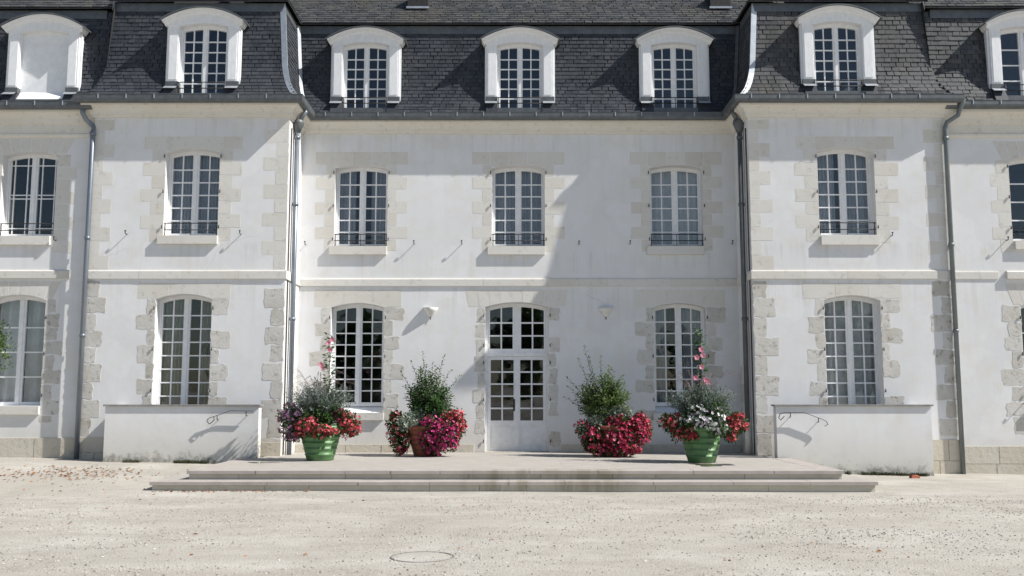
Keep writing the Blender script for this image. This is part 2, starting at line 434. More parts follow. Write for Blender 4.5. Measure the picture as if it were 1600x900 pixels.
# ---- dressed stones -----------------------------------------------------------
def block(parent, x0, x1, z0, z1, y, rough, proud=None, soft=None):
    """one dressed block of a quoin or jamb with a slightly uneven outline"""
    j = .022 if rough else .007
    pts = []
    cor = [(x0, z0), (x1, z0), (x1, z1), (x0, z1)]
    for k in range(4):
        (ax, az), (bx, bz) = cor[k], cor[(k+1) % 4]
        c = rnd.uniform(.01, .04) if rough else .010
        L = math.hypot(bx-ax, bz-az); ux, uz = (bx-ax)/L, (bz-az)/L; c = min(c, L*.3)
        for t in ([c, L*.35, L*.65, L-c] if rough else [c, L*.5, L-c]):
            e = jit(j) if 0 < t < L else 0
            pts.append((ax+ux*t-uz*e, az+uz*t+ux*e))
    pr = proud if proud is not None else (.0015+rnd.random()*.004 if rough else .0015+rnd.random()*.0015)
    return MB().stone(pts, y, pr, .010 if rough else .004).build('stone_block', 'rubble' if rough else 'ashlar', parent)

def lintel(parent, o, y, half, ztop, zbot, n, fan=.0, mat='ashlar'):
    """flat arch of n stones over an opening"""
    xc, hw, zb, zs, zc = o
    e = [-half + 2*half*i/n for i in range(n+1)]
    for i in range(n):
        a, b = xc+e[i], xc+e[i+1]
        g = .009 if fan > .1 else .004
        ba, bb = a-(a-xc)*fan, b-(b-xc)*fan
        low = []
        k = 5
        for q in range(k+1):
            x = ba+g + (bb-ba-2*g)*q/k
            low.append((x, arch(o, x)+.004 if abs(x-xc) < hw else zbot))
        pts = low + [(b-g, ztop), (a+g, ztop)]
        MB().stone(pts, y, .002+rnd.random()*.0015, .003).build('stone_block', mat, parent)

def jambs(parent, o, y, z0, z1, step, wide, narrow, rough, first=0, lim=None, skip=()):
    xc, hw = o[0], o[1]
    for s in (-1, 1):
        z = z1; k = first + (1 if s > 0 and rough else 0)
        while z - step*.5 > z0:
            h = step*(1+jit(.12 if rough else .03))
            w = (wide if k % 2 == 0 else narrow)*(1+jit(.16 if rough else .04))
            zl = max(z-h, z0)
            a, b = (xc-hw-w, xc-hw+.001) if s < 0 else (xc+hw-.001, xc+hw+w)
            if not (rough and rnd.random() < .07):
                block(parent, a, b, zl+.004, z-.004, y, rough)
            z -= h; k += 1

for o in UP_C:
    lintel(wall_c, o, 0, 1.10, 7.36, 7.05, 5); jambs(wall_c, o, 0, 4.86, 7.05, .298, .47, .22, False, 1)
for i, o in enumerate(LO_C):
    lintel(wall_c, o, 0, 1.02 if i == 0 else 1.07, 4.06, 3.66, 3); jambs(wall_c, o, 0, 1.02, 3.655, .34, .42, .20, True, 1)
lintel(wall_c, DOOR, 0, 1.2, 4.06, 3.66, 9, .06); jambs(wall_c, DOOR, 0, .31, 3.655, .36, .24, .20, True, 1)
for o, w in ((UP_L, wall_pl), (UP_R, wall_pr)):
    lintel(w, o, PAV, 1.10, 7.36, 7.07, 5); jambs(w, o, PAV, 4.86, 7.07, .30, .52, .30, False, 1)
for o, w in ((LO_L, wall_pl), (LO_R, wall_pr)):
    lintel(w, o, PAV, 1.02 if w is wall_pl else 1.08, 4.06, 3.72, 3); jambs(w, o, PAV, .7, 3.715, .36, .40, .19, True, 1)
lintel(wall_wl, UP_WL, WING, 1.0, 7.345, 6.99, 8, .18); jambs(wall_wl, UP_WL, WING, 4.7, 6.98, .28, .44, .30, False, 1)
lintel(wall_wl, LO_WL, WING, .95, 4.11, 3.74, 8, .18); jambs(wall_wl, LO_WL, WING, 1.0, 3.73, .31, .38, .26, True, 0)
lintel(wall_wr, UP_WR, WING, .95, 7.28, 6.86, 7, .18); jambs(wall_wr, UP_WR, WING, 4.6, 6.85, .30, .44, .28, False, 1)
lintel(wall_wr, LO_WR, WING, .95, 4.06, 3.60, 7, .18); jambs(wall_wr, LO_WR, WING, .75, 3.59, .36, .46, .28, True, 0)

def quoins(parent, xc, sgn, z0, z1, step, wide, narrow, rough, side, k=0):
    """corner stones running up a pavilion corner at x = xc; sgn = direction of the wall from the corner; side: depth on the return"""
    z = z0
    while z + step*.45 < z1:
        h = min(step*(1+jit(.10 if rough else .02)), z1-z)
        w = (wide if k % 2 else narrow)*(1+jit(.12 if rough else .03))
        a, b = sorted((xc - sgn*.006, xc + sgn*w))
        o = block(parent, a, b, z+.004, z+h-.004, PAV, rough, soft=.01 if not rough else .025)
        if side:
            d = side*(1+jit(.1))*(.55 if k % 2 else 1)
            me = MB(); xx = xc - sgn*.006
            me.box(min(xx, xc+sgn*.02), max(xx, xc+sgn*.02), PAV-.004, PAV+d, z+.004, z+h-.004)
            me.build('stone_block', 'rubble' if rough else 'ashlar', parent)
        z += h; k += 1
quoins(wall_pl, -IN, -1, 4.36, 7.75, .315, .54, .27, False, 0, 0)
quoins(wall_pl, -IN, -1, .31, 4.12, .42, .46, .28, True, .0, 1)
quoins(wall_pl, -OUT, 1, 4.36, 7.75, .315, .46, .24, False, .0, 1)
quoins(wall_pl, -OUT, 1, .72, 4.12, .38, .42, .26, True, .0, 0)
quoins(wall_pr, IN, 1, 4.36, 7.75, .315, .48, .22, False, 0, 1)
quoins(wall_pr, IN, 1, .31, 4.12, .44, .52, .30, True, .0, 0)
quoins(wall_pr, OUT, -1, 4.36, 7.75, .315, .46, .22, False, .0, 0)
quoins(wall_pr, OUT, -1, .72, 4.12, .38, .46, .24, True, .0, 1)

for s, w in ((-1, wall_pl), (1, wall_pr)):
    z = .31
    for k, h in enumerate((.30, .42, .40, .44, .40)):
        d0 = .34 if k % 2 else .22
        a, b = sorted((s*IN - s*.004, s*IN + s*.02))
        MB().box(a, b, -d0, -.003, z+.004, z+h-.004).build('stone_block', 'rubble', w); z += h
# string course in separate lengths of stone
def string(parent, x0, x1, y, z0, z1, n, proud=.035):
    e = [x0 + (x1-x0)*i/n + (jit(.12) if 0 < i < n else 0) for i in range(n+1)]
    for i in range(n):
        a, b = e[i]+.0015, e[i+1]-.0015
        m = MB(); p = proud+jit(.002)
        prof = [(y+.02, z0), (y-p, z0), (y-p, z1-.03), (y-p*.5, z1), (y+.02, z1)]
        vs = [(a, q[0], q[1]) for q in prof] + [(b, q[0], q[1]) for q in prof]; k = len(prof)
        m.add(vs, [tuple(range(k)), tuple(range(2*k-1, k-1, -1))] + [(j, k+j, k+(j+1) % k, (j+1) % k) for j in range(k)])
        m.build('string_stone', 'ashlar', parent)
string(wall_c, -IN+.036, IN-.036, 0, 4.145, 4.33, 7)
string(wall_pl, -OUT-.03, -IN+.03, PAV, 4.15, 4.345, 4); string(wall_pr, IN-.03, OUT+.03, PAV, 4.15, 4.345, 4)
string(wall_wl, -END, -9.93, WING, 4.175, 4.36, 6, .05); string(wall_wr, 10.78, END, WING, 4.16, 4.34, 5, .07)
string(wall_wr, 9.56, 10.60, WING, 4.16, 4.34, 2, .02)
for s, w in ((-1, wall_pl), (1, wall_pr)):
    a, b = sorted((s*IN, s*(IN-.035)))
    MB().box(a, b, PAV-.034, -.001, 4.147, 4.335).build('string_stone', 'ashlar', w)

# plinth courses
def plinth(parent, x0, x1, y, z0, z1, n, rows=1, proud=.02):
    for r in range(rows):
        a0 = z0+(z1-z0)*r/rows; a1 = z0+(z1-z0)*(r+1)/rows
        e = [x0+(x1-x0)*i/n + (jit(.15) if 0 < i < n else 0) + (.25 if r % 2 and 0 < i < n else 0) for i in range(n+1)]
        for i in range(n):
            c = .006
            pts = [(e[i]+.003, a0+.003), (e[i+1]-.003, a0+.003), (e[i+1]-.003, a1-.003), (e[i]+.003, a1-.003)]
            MB().stone(pts, y, proud+jit(.003), .006).build('plinth_stone', 'plinth_stone', parent)
plinth(wall_c, -IN, -1.02, 0, .30, .485, 4); plinth(wall_c, .97, IN, 0, .30, .485, 4)
plinth(wall_pl, -OUT-.01, -8.6, PAV, .05, .71, 2, 2); plinth(wall_wl, -END, -OUT, WING, .05, .69, 6, 1)
plinth(wall_pr, 8.5, OUT+.01, PAV, -.25, .66, 2, 2); plinth(wall_wr, OUT, END, WING, -.25, .51, 8, 2)
plinth(wall_pl, -5.6, -IN+.01, PAV, .29, .60, 1, 1, .015)

# ---- cornice, gutter, roof: sections swept along the plan of the eaves ------------
MAIN = [(-OUT, WING), (-OUT, PAV), (-IN, PAV), (-IN, 0), (IN, 0), (IN, PAV), (OUT, PAV), (OUT, WING)]
def seg_n(p, q):
    dx, dy = q[0]-p[0], q[1]-p[1]; l = math.hypot(dx, dy); return (dy/l, -dx/l)
def off(path, i, o):
    """point i of the path moved outwards by o with a mitre"""
    p = path[i]
    if i == 0: n = seg_n(path[0], path[1]); return (p[0]+n[0]*o, p[1]+n[1]*o)
    if i == len(path)-1: n = seg_n(path[-2], path[-1]); return (p[0]+n[0]*o, p[1]+n[1]*o)
    a = seg_n(path[i-1], p); b = seg_n(p, path[i+1])
    k = 1+a[0]*b[0]+a[1]*b[1]
    return (p[0]+(a[0]+b[0])/k*o, p[1]+(a[1]+b[1])/k*o)
def sweep(path, prof, mb=None, closed=True):
    mb = mb or MB(); k = len(prof)
    vs = []
    for i in range(len(path)):
        for o, z in prof:
            x, y = off(path, i, o); vs.append((x, y, z))
    fs = []
    for i in range(len(path)-1):
        for j in range(k if closed else k-1):
            j2 = (j+1) % k
            fs.append((i*k+j, (i+1)*k+j, (i+1)*k+j2, i*k+j2))
    if closed: fs += [tuple(range(k-1, -1, -1)), tuple((len(path)-1)*k+j for j in range(k))]
    return mb.add(vs, fs)
CORN = [(-.02, 7.785), (.035, 7.785), (.045, 7.83), (.075, 7.845), (.085, 7.90), (.125, 7.965), (.19, 8.005), (.235, 8.02), (.24, 8.075), (-.02, 8.075)]
sweep(MAIN, CORN).build('cornice', 'cornice_stone', chateau)
WL = [(-END, WING), (-OUT-.002, WING)]; WR = [(OUT+.002, WING), (END, WING)]
CORNW = [(-.02, 7.36), (.03, 7.36), (.05, 7.40), (.05, 7.44), (.02, 7.46), (.025, 7.66), (.06, 7.68), (.085, 7.78), (.15, 7.87), (.21, 7.90), (.215, 7.965), (-.02, 7.965)]
sweep(WL, CORNW).build('cornice', 'cornice_stone', chateau); sweep(WR, CORNW).build('cornice', 'cornice_stone', chateau)
def gutter_prof(dz, o=.355):
    pr = []
    for i in range(9):
        t = math.pi + math.pi*i/8
        pr.append((o-.075 - math.cos(t)*-.075, 8.135+dz + .085*math.sin(t)))
    pr = [(o-.15, 8.215+dz)] + pr + [(o, 8.215+dz), (o+.008, 8.228+dz), (o-.012, 8.228+dz), (o-.02, 8.15+dz), (o-.13, 8.15+dz), (o-.135, 8.215+dz)]
    return pr
g_main = sweep(MAIN, gutter_prof(0)).build('gutter', 'gutter_zinc', chateau)
g_wl = sweep([(-END, WING), (-OUT-.02, WING)], gutter_prof(-.115, .34)).build('gutter', 'gutter_zinc', chateau)
g_wr = sweep([(OUT+.02, WING), (END, WING)], gutter_prof(-.10, .34)).build('gutter', 'gutter_zinc', chateau)
clip = MB(); clip.box(-.009, .009, -.006, .02, -.085, .012)
cme = clip.build('gutter_clip', 'zinc', g_main).data
bpy.data.objects.remove([o for o in bpy.data.objects if o.data is cme][0])
def clips(parent, x0, x1, y, z):
    x = x0+.2
    while x < x1-.1:
        link('gutter_clip', cme, parent, (x, y, z)); x += .62
clips(g_main, -OUT, -IN+.2, PAV-.362, 8.215); clips(g_main, -IN+.4, IN-.4, -.362, 8.215); clips(g_main, IN-.2, OUT, PAV-.362, 8.215)
clips(g_wl, -12.2, -OUT, WING-.347, 8.10); clips(g_wr, OUT+.4, 12.6, WING-.347, 8.115)

# ---- slate roofs ---------------------------------------------------------------
DORM = [(-3.66, 0, 0), (.04, 0, 0), (3.75, 0, 0), (-7.12, PAV, -.08), (7.21, PAV, -.03), (-10.78, WING, -.185), (11.5, WING, -.10)]   # x, wall y, dz
MANS = [(.245, 8.205), (.14, 8.31), (.04, 8.46), (-.04, 8.64), (-.10, 8.85), (-.14, 9.06), (-.225, 10.22), (-.25, 10.55)]
def mans(dz): return [(o, z+dz) for o, z in MANS]
SL = []                                  # slates: (centre, across, up, normal, width, height, roof, material)
def prof_at(prof, s):
    for (a, b) in zip(prof[:-1], prof[1:]):
        l = math.hypot(b[0]-a[0], b[1]-a[1])
        if s <= l: t = s/l; return (a[0]+(b[0]-a[0])*t, a[1]+(b[1]-a[1])*t)
        s -= l
    return prof[-1]
def plen(prof): return sum(math.hypot(b[0]-a[0], b[1]-a[1]) for a, b in zip(prof[:-1], prof[1:]))
def lay(path, i, prof, roof, mat, w=.172, h=.104, maxs=None, dormers=()):
    tot = plen(prof); c = 0; s = 0
    while s + h*.6 < tot and (maxs is None or s < maxs):
        o0, z0 = prof_at(prof, s); o1, z1 = prof_at(prof, min(tot, s+h*1.12))
        p0, p1 = Vector((*off(path, i, o0), z0)), Vector((*off(path, i+1, o0), z0))
        q0 = Vector((*off(path, i, o1), z1))
        ax = (p1-p0); L = ax.length
        if L < .1: break
        ax.normalize()
        nn = seg_n(path[i], path[i+1]); n = Vector((nn[0], nn[1], 0))
        up = (n*(o1-o0) + Vector((0, 0, z1-z0))); uh = up.length; up.normalize()
        nor = ax.cross(up)
        x = -w*(.5 if c % 2 else 0) + jit(.01)
        while x < L:
            a = max(x, .0); b = min(x+w*(1+jit(.08)), L)
            if b-a > .03:
                cen = p0 + ax*((a+b)/2) + up*(uh/2)
                hit = False
                for dx, dy, dz in dormers:
                    if abs(cen.x-dx) < .70 and cen.z < 10.22+dz: hit = True
                if not hit: SL.append((cen, ax, up, nor, (b-a)-.011, uh, roof, mat))
            x = x+w*(1+jit(.03))
        s += h*(1+jit(.02)); c += 1
def skin(path, prof, idx, dormers):
    m = MB()
    for i in idx:
        for (o0, z0), (o1, z1) in zip(prof[:-1], prof[1:]):
            a, b = off(path, i, o0-.012), off(path, i+1, o0-.012); c, d = off(path, i+1, o1-.012), off(path, i, o1-.012)
            horiz = abs(path[i][1]-path[i+1][1]) < 1e-6
            cuts = sorted((dx-.76, dx+.76) for dx, dy, dz in dormers if horiz and z0 < 10.15+dz)
            if not cuts: m.add([(*a, z0), (*b, z0), (*c, z1), (*d, z1)], [(0,1,2,3)]); continue
            x = None; xa, xb, xd, xc = a[0], b[0], d[0], c[0]
            ed = [None] + [v for cu in cuts for v in cu] + [None]
            for k in range(0, len(ed), 2):
                l0 = xa if ed[k] is None else ed[k]; l1 = xd if ed[k] is None else ed[k]
                r0 = xb if ed[k+1] is None else ed[k+1]; r1 = xc if ed[k+1] is None else ed[k+1]
                m.add([(l0, a[1], z0), (r0, a[1], z0), (r1, d[1], z1), (l1, d[1], z1)], [(0,1,2,3)])
    return m
UPC = [(-.135, 10.565), (-.135, 10.60), (-1.2, 11.70), (-2.13, 12.66)]
def roof(path, idx, prof, dormers, mat, lab):
    r = skin(path, prof, idx, dormers).build('mansard_roof', 'slate_bed', chateau); r['label'] = lab
    for i in idx: lay(path, i, prof, r, mat, .165, .100 if mat == 'slate' else .114, dormers=dormers)
    return r
r_c = roof(MAIN, [3], MANS, DORM[0:3], 'slate', 'dark slate mansard over the recessed middle section')
r_pl = roof(MAIN, [0, 1, 2], MANS, DORM[3:4], 'slate', 'dark slate mansard of the left pavilion')
r_pr = roof(MAIN, [4, 5, 6], MANS, DORM[4:5], 'slate_weathered', 'weathered grey slate mansard of the right pavilion')
PWL = [(-END, WING), (-OUT+.35, WING)]; PWR = [(OUT-.35, WING), (END, WING)]
r_wl = roof(PWL, [0], mans(-.125), DORM[5:6], 'slate', 'dark slate mansard of the left wing')
r_wr = roof(PWR, [0], mans(-.105), DORM[6:7], 'slate_weathered', 'weathered grey slate mansard of the right wing')
# upper slopes
def upper(path, idx, prof, lab, maxs=3.3):
    m = MB()
    for i in idx:
        for (o0, z0), (o1, z1) in zip(prof[:-1], prof[1:]):
            a, b, c, d = off(path, i, o0), off(path, i+1, o0), off(path, i+1, o1), off(path, i, o1)
            m.add([(*a, z0), (*b, z0), (*c, z1), (*d, z1)], [(0,1,2,3)])
    r = m.build('upper_roof', 'slate_bed', chateau); r['label'] = lab
    pr = [(o, z+.012) for o, z in prof[1:]]
    for i in idx: lay(path, i, pr, r, 'slate_upper', .19, .115, maxs)
    return r
u_pl = upper(MAIN, [0, 1, 2], UPC, 'upper slate slope of the left pavilion'); u_pr = upper(MAIN, [4, 5, 6], UPC, 'upper slate slope of the right pavilion')
UPL = [(-.135, 10.565), (-.135, 10.60), (-1.2, 11.70), (-5.5, 16.14)]
CP = [(-IN-1.6, 0), (IN+1.6, 0)]
u_c = upper(CP, [0], UPL, 'upper slate slope over the recessed middle section')
u_wl = upper([(-END, WING), (-OUT+1.5, WING)], [0], [(o, z-.125) for o, z in UPL], 'upper slate slope of the left wing', 2.2)
u_wr = upper([(OUT-1.5, WING), (END, WING)], [0], [(o, z-.105) for o, z in UPL], 'upper slate slope of the right wing', 2.2)
m = MB()   # roof core behind the pavilions so that no light enters the attic
m.add([(-OUT-.5, .9, 10.8), (OUT+.5, .9, 10.8), (OUT+.5, 6.2, 15.9), (-OUT-.5, 6.2, 15.9)], [(0,1,2,3)])
m.add([(-END-.2, 4.0, 16.15), (END+.2, 4.0, 16.15), (END+.2, 5.6, 16.15), (-END-.2, 5.6, 16.15)], [(0,1,2,3)])
m.add([(-END-.2, 5.6, 16.15), (END+.2, 5.6, 16.15), (END+.2, 7.3, 8), (-END-.2, 7.3, 8)], [(0,1,2,3)])
m.add([(-END-.2, 7.3, 8), (END+.2, 7.3, 8), (END+.2, 7.3, -.3), (-END-.2, 7.3, -.3)], [(0,1,2,3)])
m.build('rear_roof', 'slate_bed', chateau)

# the 300 nearest slates are pieces of their own, the others one part per roof
SL.sort(key=lambda s: (s[0]-cam.location).length + (0 if s[6] in (r_pl, r_pr, r_c) else 50) + (3 if abs(s[1].y) > .5 else 0))
sm = MB()
sm.add([(-.5, -.5, .014), (.5, -.5, .014), (.5, .5, .002), (-.5, .5, .002), (-.5, -.5, -.006), (.5, -.5, -.006), (.5, .5, -.01), (-.5, .5, -.01)],
       [(0,1,2,3), (4,5,1,0), (5,6,2,1), (7,4,0,3)])
unit = {}
for mt in ('slate', 'slate_weathered', 'slate_upper'):
    o = sm.build('slate', mt); unit[mt] = o.data; bpy.data.objects.remove(o)
front = [s for s in SL if s[6] in (r_pl, r_pr, r_c)]
sing = set(id(s) for s in front[:300])
rest = {}
for s in SL:
    cen, ax, up, nor, w, h, rf, mt = s
    t1, t2 = jit(.03), jit(.012)
    up2 = (up + ax*t2).normalized()
    if id(s) in sing:
        o = link('slate', unit[mt], rf)
        M = Matrix((ax*w, up2*h, nor)).transposed().to_4x4(); M.translation = cen
        o.matrix_local = M
    else:
        b = rest.setdefault((rf.name, mt), (rf, MB()))[1]
        lift = rnd.uniform(.010, .019)
        def P(x, y, z): return cen + ax*(x*w) + up2*(y*h) + nor*z
        b.add([P(-.5,-.5,lift), P(.5,-.5,lift), P(.5,.5,.002), P(-.5,.5,.002), P(-.5,-.5,-.006), P(.5,-.5,-.006), P(.5,.5,-.01), P(-.5,.5,-.01)],
              [(0,1,2,3), (4,5,1,0), (5,6,2,1), (7,4,0,3)])
for (nm, mt), (rf, b) in rest.items():
    tag(b.build('slates', mt, rf), kind='stuff')

for pth, dz, rf in ((MAIN, 0, r_c), (WL, -.115, r_wl), (WR, -.10, r_wr)):
    sweep(pth, [(.175, 8.225+dz), (.225, 8.222+dz), (.228, 8.236+dz), (.178, 8.252+dz)]).build('eave_flashing', 'zinc', rf)
# zinc hips, ridge strips over the breaks
def hip(i, parent, prof=MANS, wd=.125):
    m = MB(); vs = []
    na = seg_n(MAIN[i-1], MAIN[i]); nb = seg_n(MAIN[i], MAIN[i+1])
    for o, z in prof:
        x, y = off(MAIN, i, o+.03)
        d0 = Vector((MAIN[i-1][0]-MAIN[i][0], MAIN[i-1][1]-MAIN[i][1])).normalized()*wd; d1 = Vector((MAIN[i+1][0]-MAIN[i][0], MAIN[i+1][1]-MAIN[i][1])).normalized()*wd
        vs += [(x+d0.x-na[0]*.015, y+d0.y-na[1]*.015, z), (x, y, z+.01), (x+d1.x-nb[0]*.015, y+d1.y-nb[1]*.015, z)]
    k = len(prof)
    m.add(vs, [f for j in range(k-1) for f in ((j*3, j*3+1, j*3+4, j*3+3), (j*3+1, j*3+2, j*3+5, j*3+4))])
    m.build('hip_flashing', 'zinc', parent)
hip(2, r_pl); hip(5, r_pr)
FL = [(-.225, 10.36), (-.215, 10.36), (-.222, 10.562), (-.26, 10.562)]
sweep(MAIN[0:4], FL).build('break_flashing', 'gutter_zinc', r_pl)
sweep(MAIN[4:8], FL).build('break_flashing', 'gutter_zinc', r_pr)
for a, b, y, dz, rf in ((-IN-.2, IN+.2, 0, 0, r_c), (-END, -OUT-.0, WING, -.125, r_wl), (OUT, END, WING, -.105, r_wr)):
    sweep([(a, y), (b, y)], [(o, z+dz) for o, z in FL]).build('break_flashing', 'gutter_zinc', rf)
for x, zz in ((-2.5, 11.23), (5.05, 11.23)):
    y = .135 + (zz-10.60)/1.033
    m = MB(); m.box(-.25, .25, -.10, .5, -.02, .40); o = m.build('roof_hatch', 'iron', u_c, (x, y, zz)); 
    m = MB(); m.box(-.28, .28, -.14, -.102, -.05, .0); m.build('hatch_sill', 'zinc', u_c, (x, y, zz))

# valley trough between the middle roof and the left pavilion roof
for s, rf in ((-1, r_pl), (1, r_pr)):
    m = MB(); vs = []
    for o, z in MANS[1:]:
        x, y = s*(IN - o - .03), -o - .03
        vs += [(x-s*.05, y-.005, z), (x+s*.01, y-.09, z)]
    m.add(vs, [(j*2, j*2+1, j*2+3, j*2+2) for j in range(len(MANS)-2)])
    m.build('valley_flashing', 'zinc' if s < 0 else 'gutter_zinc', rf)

# ---- windows -------------------------------------------------------------------
def pane_obj(pts, y, parent):
    cx = sum(p[0] for p in pts)/len(pts); cz = sum(p[1] for p in pts)/len(pts)
    m = MB(); m.prism([(x-cx, z-cz) for x, z in pts], -.002, .002)
    o = m.build('pane', 'glass', parent, (cx, y, cz)); o.rotation_euler = (jit(.006), 0, jit(.006)); return o
def casement(o, y, parent, name='window', rows=6, cols=(0, .5, 1), fo=.075, cs=.15, mt=.028, rowb=None, bottom=.08, transom=None, mat='white_paint', leafm=None):
    """two-leaf window: frame mesh with each pane a child. y = plane of the sash face"""
    xc, hw, zb, zs, zc = o
    m = MB(); N = 8
    # outer frame and curved head
    for s in (-1, 1):
        x0, x1 = sorted((xc+s*hw, xc+s*(hw-fo*.55)))
        pts = [(x0, zb), (x1, zb), (x1, arch(o, x1)-.002), (x0, arch(o, x0)-.002)]
        m.prism(pts, y-.02, y+.06)
        x0, x1 = sorted((xc+s*(hw-fo*.55-.003), xc+s*(hw-fo)))
        m.prism([(x0, zb+.01), (x1, zb+.01), (x1, arch(o, x1)-.03), (x0, arch(o, x0)-.03)], y, y+.05)
    px = [xc-hw+fo*.55 + (2*hw-fo*1.1)*i/N for i in range(N+1)]
    ft = .085
    for i in range(N):
        m.prism([(px[i], arch(o, px[i])-ft), (px[i+1], arch(o, px[i+1])-ft), (px[i+1], arch(o, px[i+1])-.001), (px[i], arch(o, px[i])-.001)], y-.012, y+.055)
    m.box(xc-hw+fo*.55, xc+hw-fo*.55, y-.004, y+.05, zb, zb+bottom)
    # meeting stiles, the right one lapping over the left
    m.prism([(xc-cs/2, zb+.01), (xc+cs/2, zb+.01), (xc+cs/2, arch(o, xc+cs/2)-ft+.01), (xc-cs/2, arch(o, xc-cs/2)-ft+.01)], y-.006, y+.05)
    m.prism([(xc-.03, zb+.01), (xc+.03, zb+.01), (xc+.03, arch(o, xc)-ft+.004), (xc-.03, arch(o, xc)-ft+.004)], y-.026, y-.006)
    zlo = zb+bottom
    leaves = [(xc-hw+fo, xc-cs/2), (xc+cs/2, xc+hw-fo)]
    top = lambda x: arch(o, x)-ft
    zt = zs - ft
    if rowb is None: rb = [i/rows for i in range(rows+1)]
    else: rb = rowb
    zr = [zlo + (zt + (zc-zs)*.35 - zlo)*f for f in rb]
    wobj = None
    panes = []
    for li, (a, b) in enumerate(leaves):
        cc = [a+(b-a)*f for f in (cols if li == 0 else [1-f for f in reversed(cols)])]
        for c in cc[1:-1]:
            m.prism([(c-mt/2, zlo-.005), (c+mt/2, zlo-.005), (c+mt/2, top(c)+.01), (c-mt/2, top(c)+.01)], y+.004, y+.042)
        for z in zr[1:-1]:
            tz = .012 if not transom or abs(z-transom) > .2 else .05
            m.box(a-.004, b+.004, y+.0045, y+.041, z-mt/2, z+mt/2)
        for ci in range(len(cc)-1):
            for ri in range(len(zr)-1):
                x0, x1 = cc[ci]+(mt/2 if ci else 0), cc[ci+1]-(mt/2 if ci < len(cc)-2 else 0)
                z0, z1 = zr[ri]+(mt/2 if ri else 0), zr[ri+1]-mt/2
                x0 -= .004; x1 += .004; z0 -= .004
                if ri == len(zr)-2:
                    pts = [(x0, z0), (x1, z0)] + [(x1+(x0-x1)*t/3, top(x1+(x0-x1)*t/3)+.004) for t in range(4)]
                else: pts = [(x0, z0), (x1, z0), (x1, z1+.004), (x0, z1+.004)]
                panes.append(pts)
    w = m.build(name, mat, parent)
    for p in panes: pane_obj(p, y+.022, w)
    return w
def guard(parent, xc, hw, y, z, h=.27, mid=.12, posts=2):
    m = MB()
    for zz in (z+h, z+mid): m.tube([(xc-hw, y, zz), (xc+hw, y, zz)], .011, 5)
    for s in (-1, 1):
        m.tube([(xc+s*hw*.93, y, z-.0), (xc+s*hw*.93, y, z+h+.01)], .010, 5)
    m.tube([(xc, y, z-.0), (xc, y, z+h)], .008, 5)
    return m.build('guard_rail', 'iron', parent)
pin = MB(); pin.tube([(0, .02, 0), (0, -.03, 0)], .010, 5); pin.tube([(0, -.026, -.03), (0, -.026, .045)], .011, 5)
po = pin.build('hinge_pin', 'iron'); pin_me = po.data; bpy.data.objects.remove(po)
def pins(w, o, y, zs_):
    for s in (-1, 1):
        for z in zs_: link('hinge_pin', pin_me, w, (o[0]+s*(o[1]+.03), y, z))
def sill(w, xc, hl, hr, y, z0, z1, mat='ashlar', proud=.075):
    MB().box(xc-hl, xc+hr, y-proud, y+REC+.1, z0, z1).build('sill', mat, w)

def full(o, y, rows, lab, rail=True, sl=None, **k):
    w = casement(o, y+REC, chateau, rows=rows, **k); w['label'] = lab
    xc, hw, zb, zs, zc = o
    if rail: guard(w, xc, hw+.02, y+.05, zb+.01)
    return w
for o, lab in zip(UP_C, ('white paned upper window nearest the left pavilion', 'white paned upper window above the entrance door', 'white paned upper window nearest the right pavilion')):
    w = full(o, 0, 6, lab); pins(w, o, 0, (5.25, 6.05, 6.85)); sill(w, o[0], .72, .62, 0, 4.885, 5.085)
    MB().box(o[0]-.63, o[0]+.60, .0, REC+.05, 5.086, 5.10).build('sill_flashing', 'zinc', w)
for o, lab in zip(LO_C, ('tall white paned window left of the entrance door', 'tall white paned window right of the entrance door')):
    w = full((o[0], o[1], 1.35, o[3], o[4]), 0, 8, lab, False, bottom=.09); pins(w, o, 0, (1.5, 2.5, 3.4)); sill(w, o[0], .66, .64, 0, 1.04, 1.20)
    m = MB(); m.add([(o[0]-o[1]+.002, .01, 1.205), (o[0]+o[1]-.002, .01, 1.205), (o[0]+o[1]-.002, REC+.05, 1.349), (o[0]-o[1]+.002, REC+.05, 1.349)], [(0,1,2,3)]); m.build('sill_board', 'white_paint', w)
w = full(UP_L, PAV, 6, 'white paned upper window of the left pavilion'); pins(w, UP_L, PAV, (5.3, 6.1, 6.9)); sill(w, UP_L[0], .70, .62, PAV, 4.92, 5.105)
w = full(UP_R, PAV, 6, 'white paned upper window of the right pavilion'); pins(w, UP_R, PAV, (5.3, 6.1, 6.9)); sill(w, UP_R[0], .62, .66, PAV, 4.90, 5.11)
w = full(LO_L, PAV, 10, 'tall white paned window above the left low wall', False); pins(w, LO_L, PAV, (1.7, 2.6, 3.5))
w = full(LO_R, PAV, 10, 'tall white paned window above the right low wall', False); pins(w, LO_R, PAV, (1.7, 2.6, 3.5))
w = full(UP_WL, WING, 5, 'upper left wing window with narrow border panes', cols=(0, .17, .80, 1), rowb=(0, .075, .475, .525, .925, 1), mt=.022); sill(w, UP_WL[0], .64, .56, WING, 4.92, 5.115)
w = full(LO_WL, WING, 4, 'lower left wing window with large plain panes', False, cols=(0, 1)); sill(w, LO_WL[0], .66, .62, WING, 1.19, 1.37); pins(w, LO_WL, WING, (1.6, 2.5, 3.3))
w = full(UP_WR, WING, 4, 'upper right wing window cut by the photo edge', cols=(0, 1)); sill(w, UP_WR[0], .60, .62, WING, 4.82, 5.01); pins(w, UP_WR, WING, (5.3, 6.0, 6.7))
w = full(LO_WR, WING, 4, 'lower right wing window at the photo edge', False, cols=(0, 1)); sill(w, LO_WR[0], .62, .62, WING, 1.10, 1.29); pins(w, LO_WR, WING, (1.6, 2.5, 3.3))

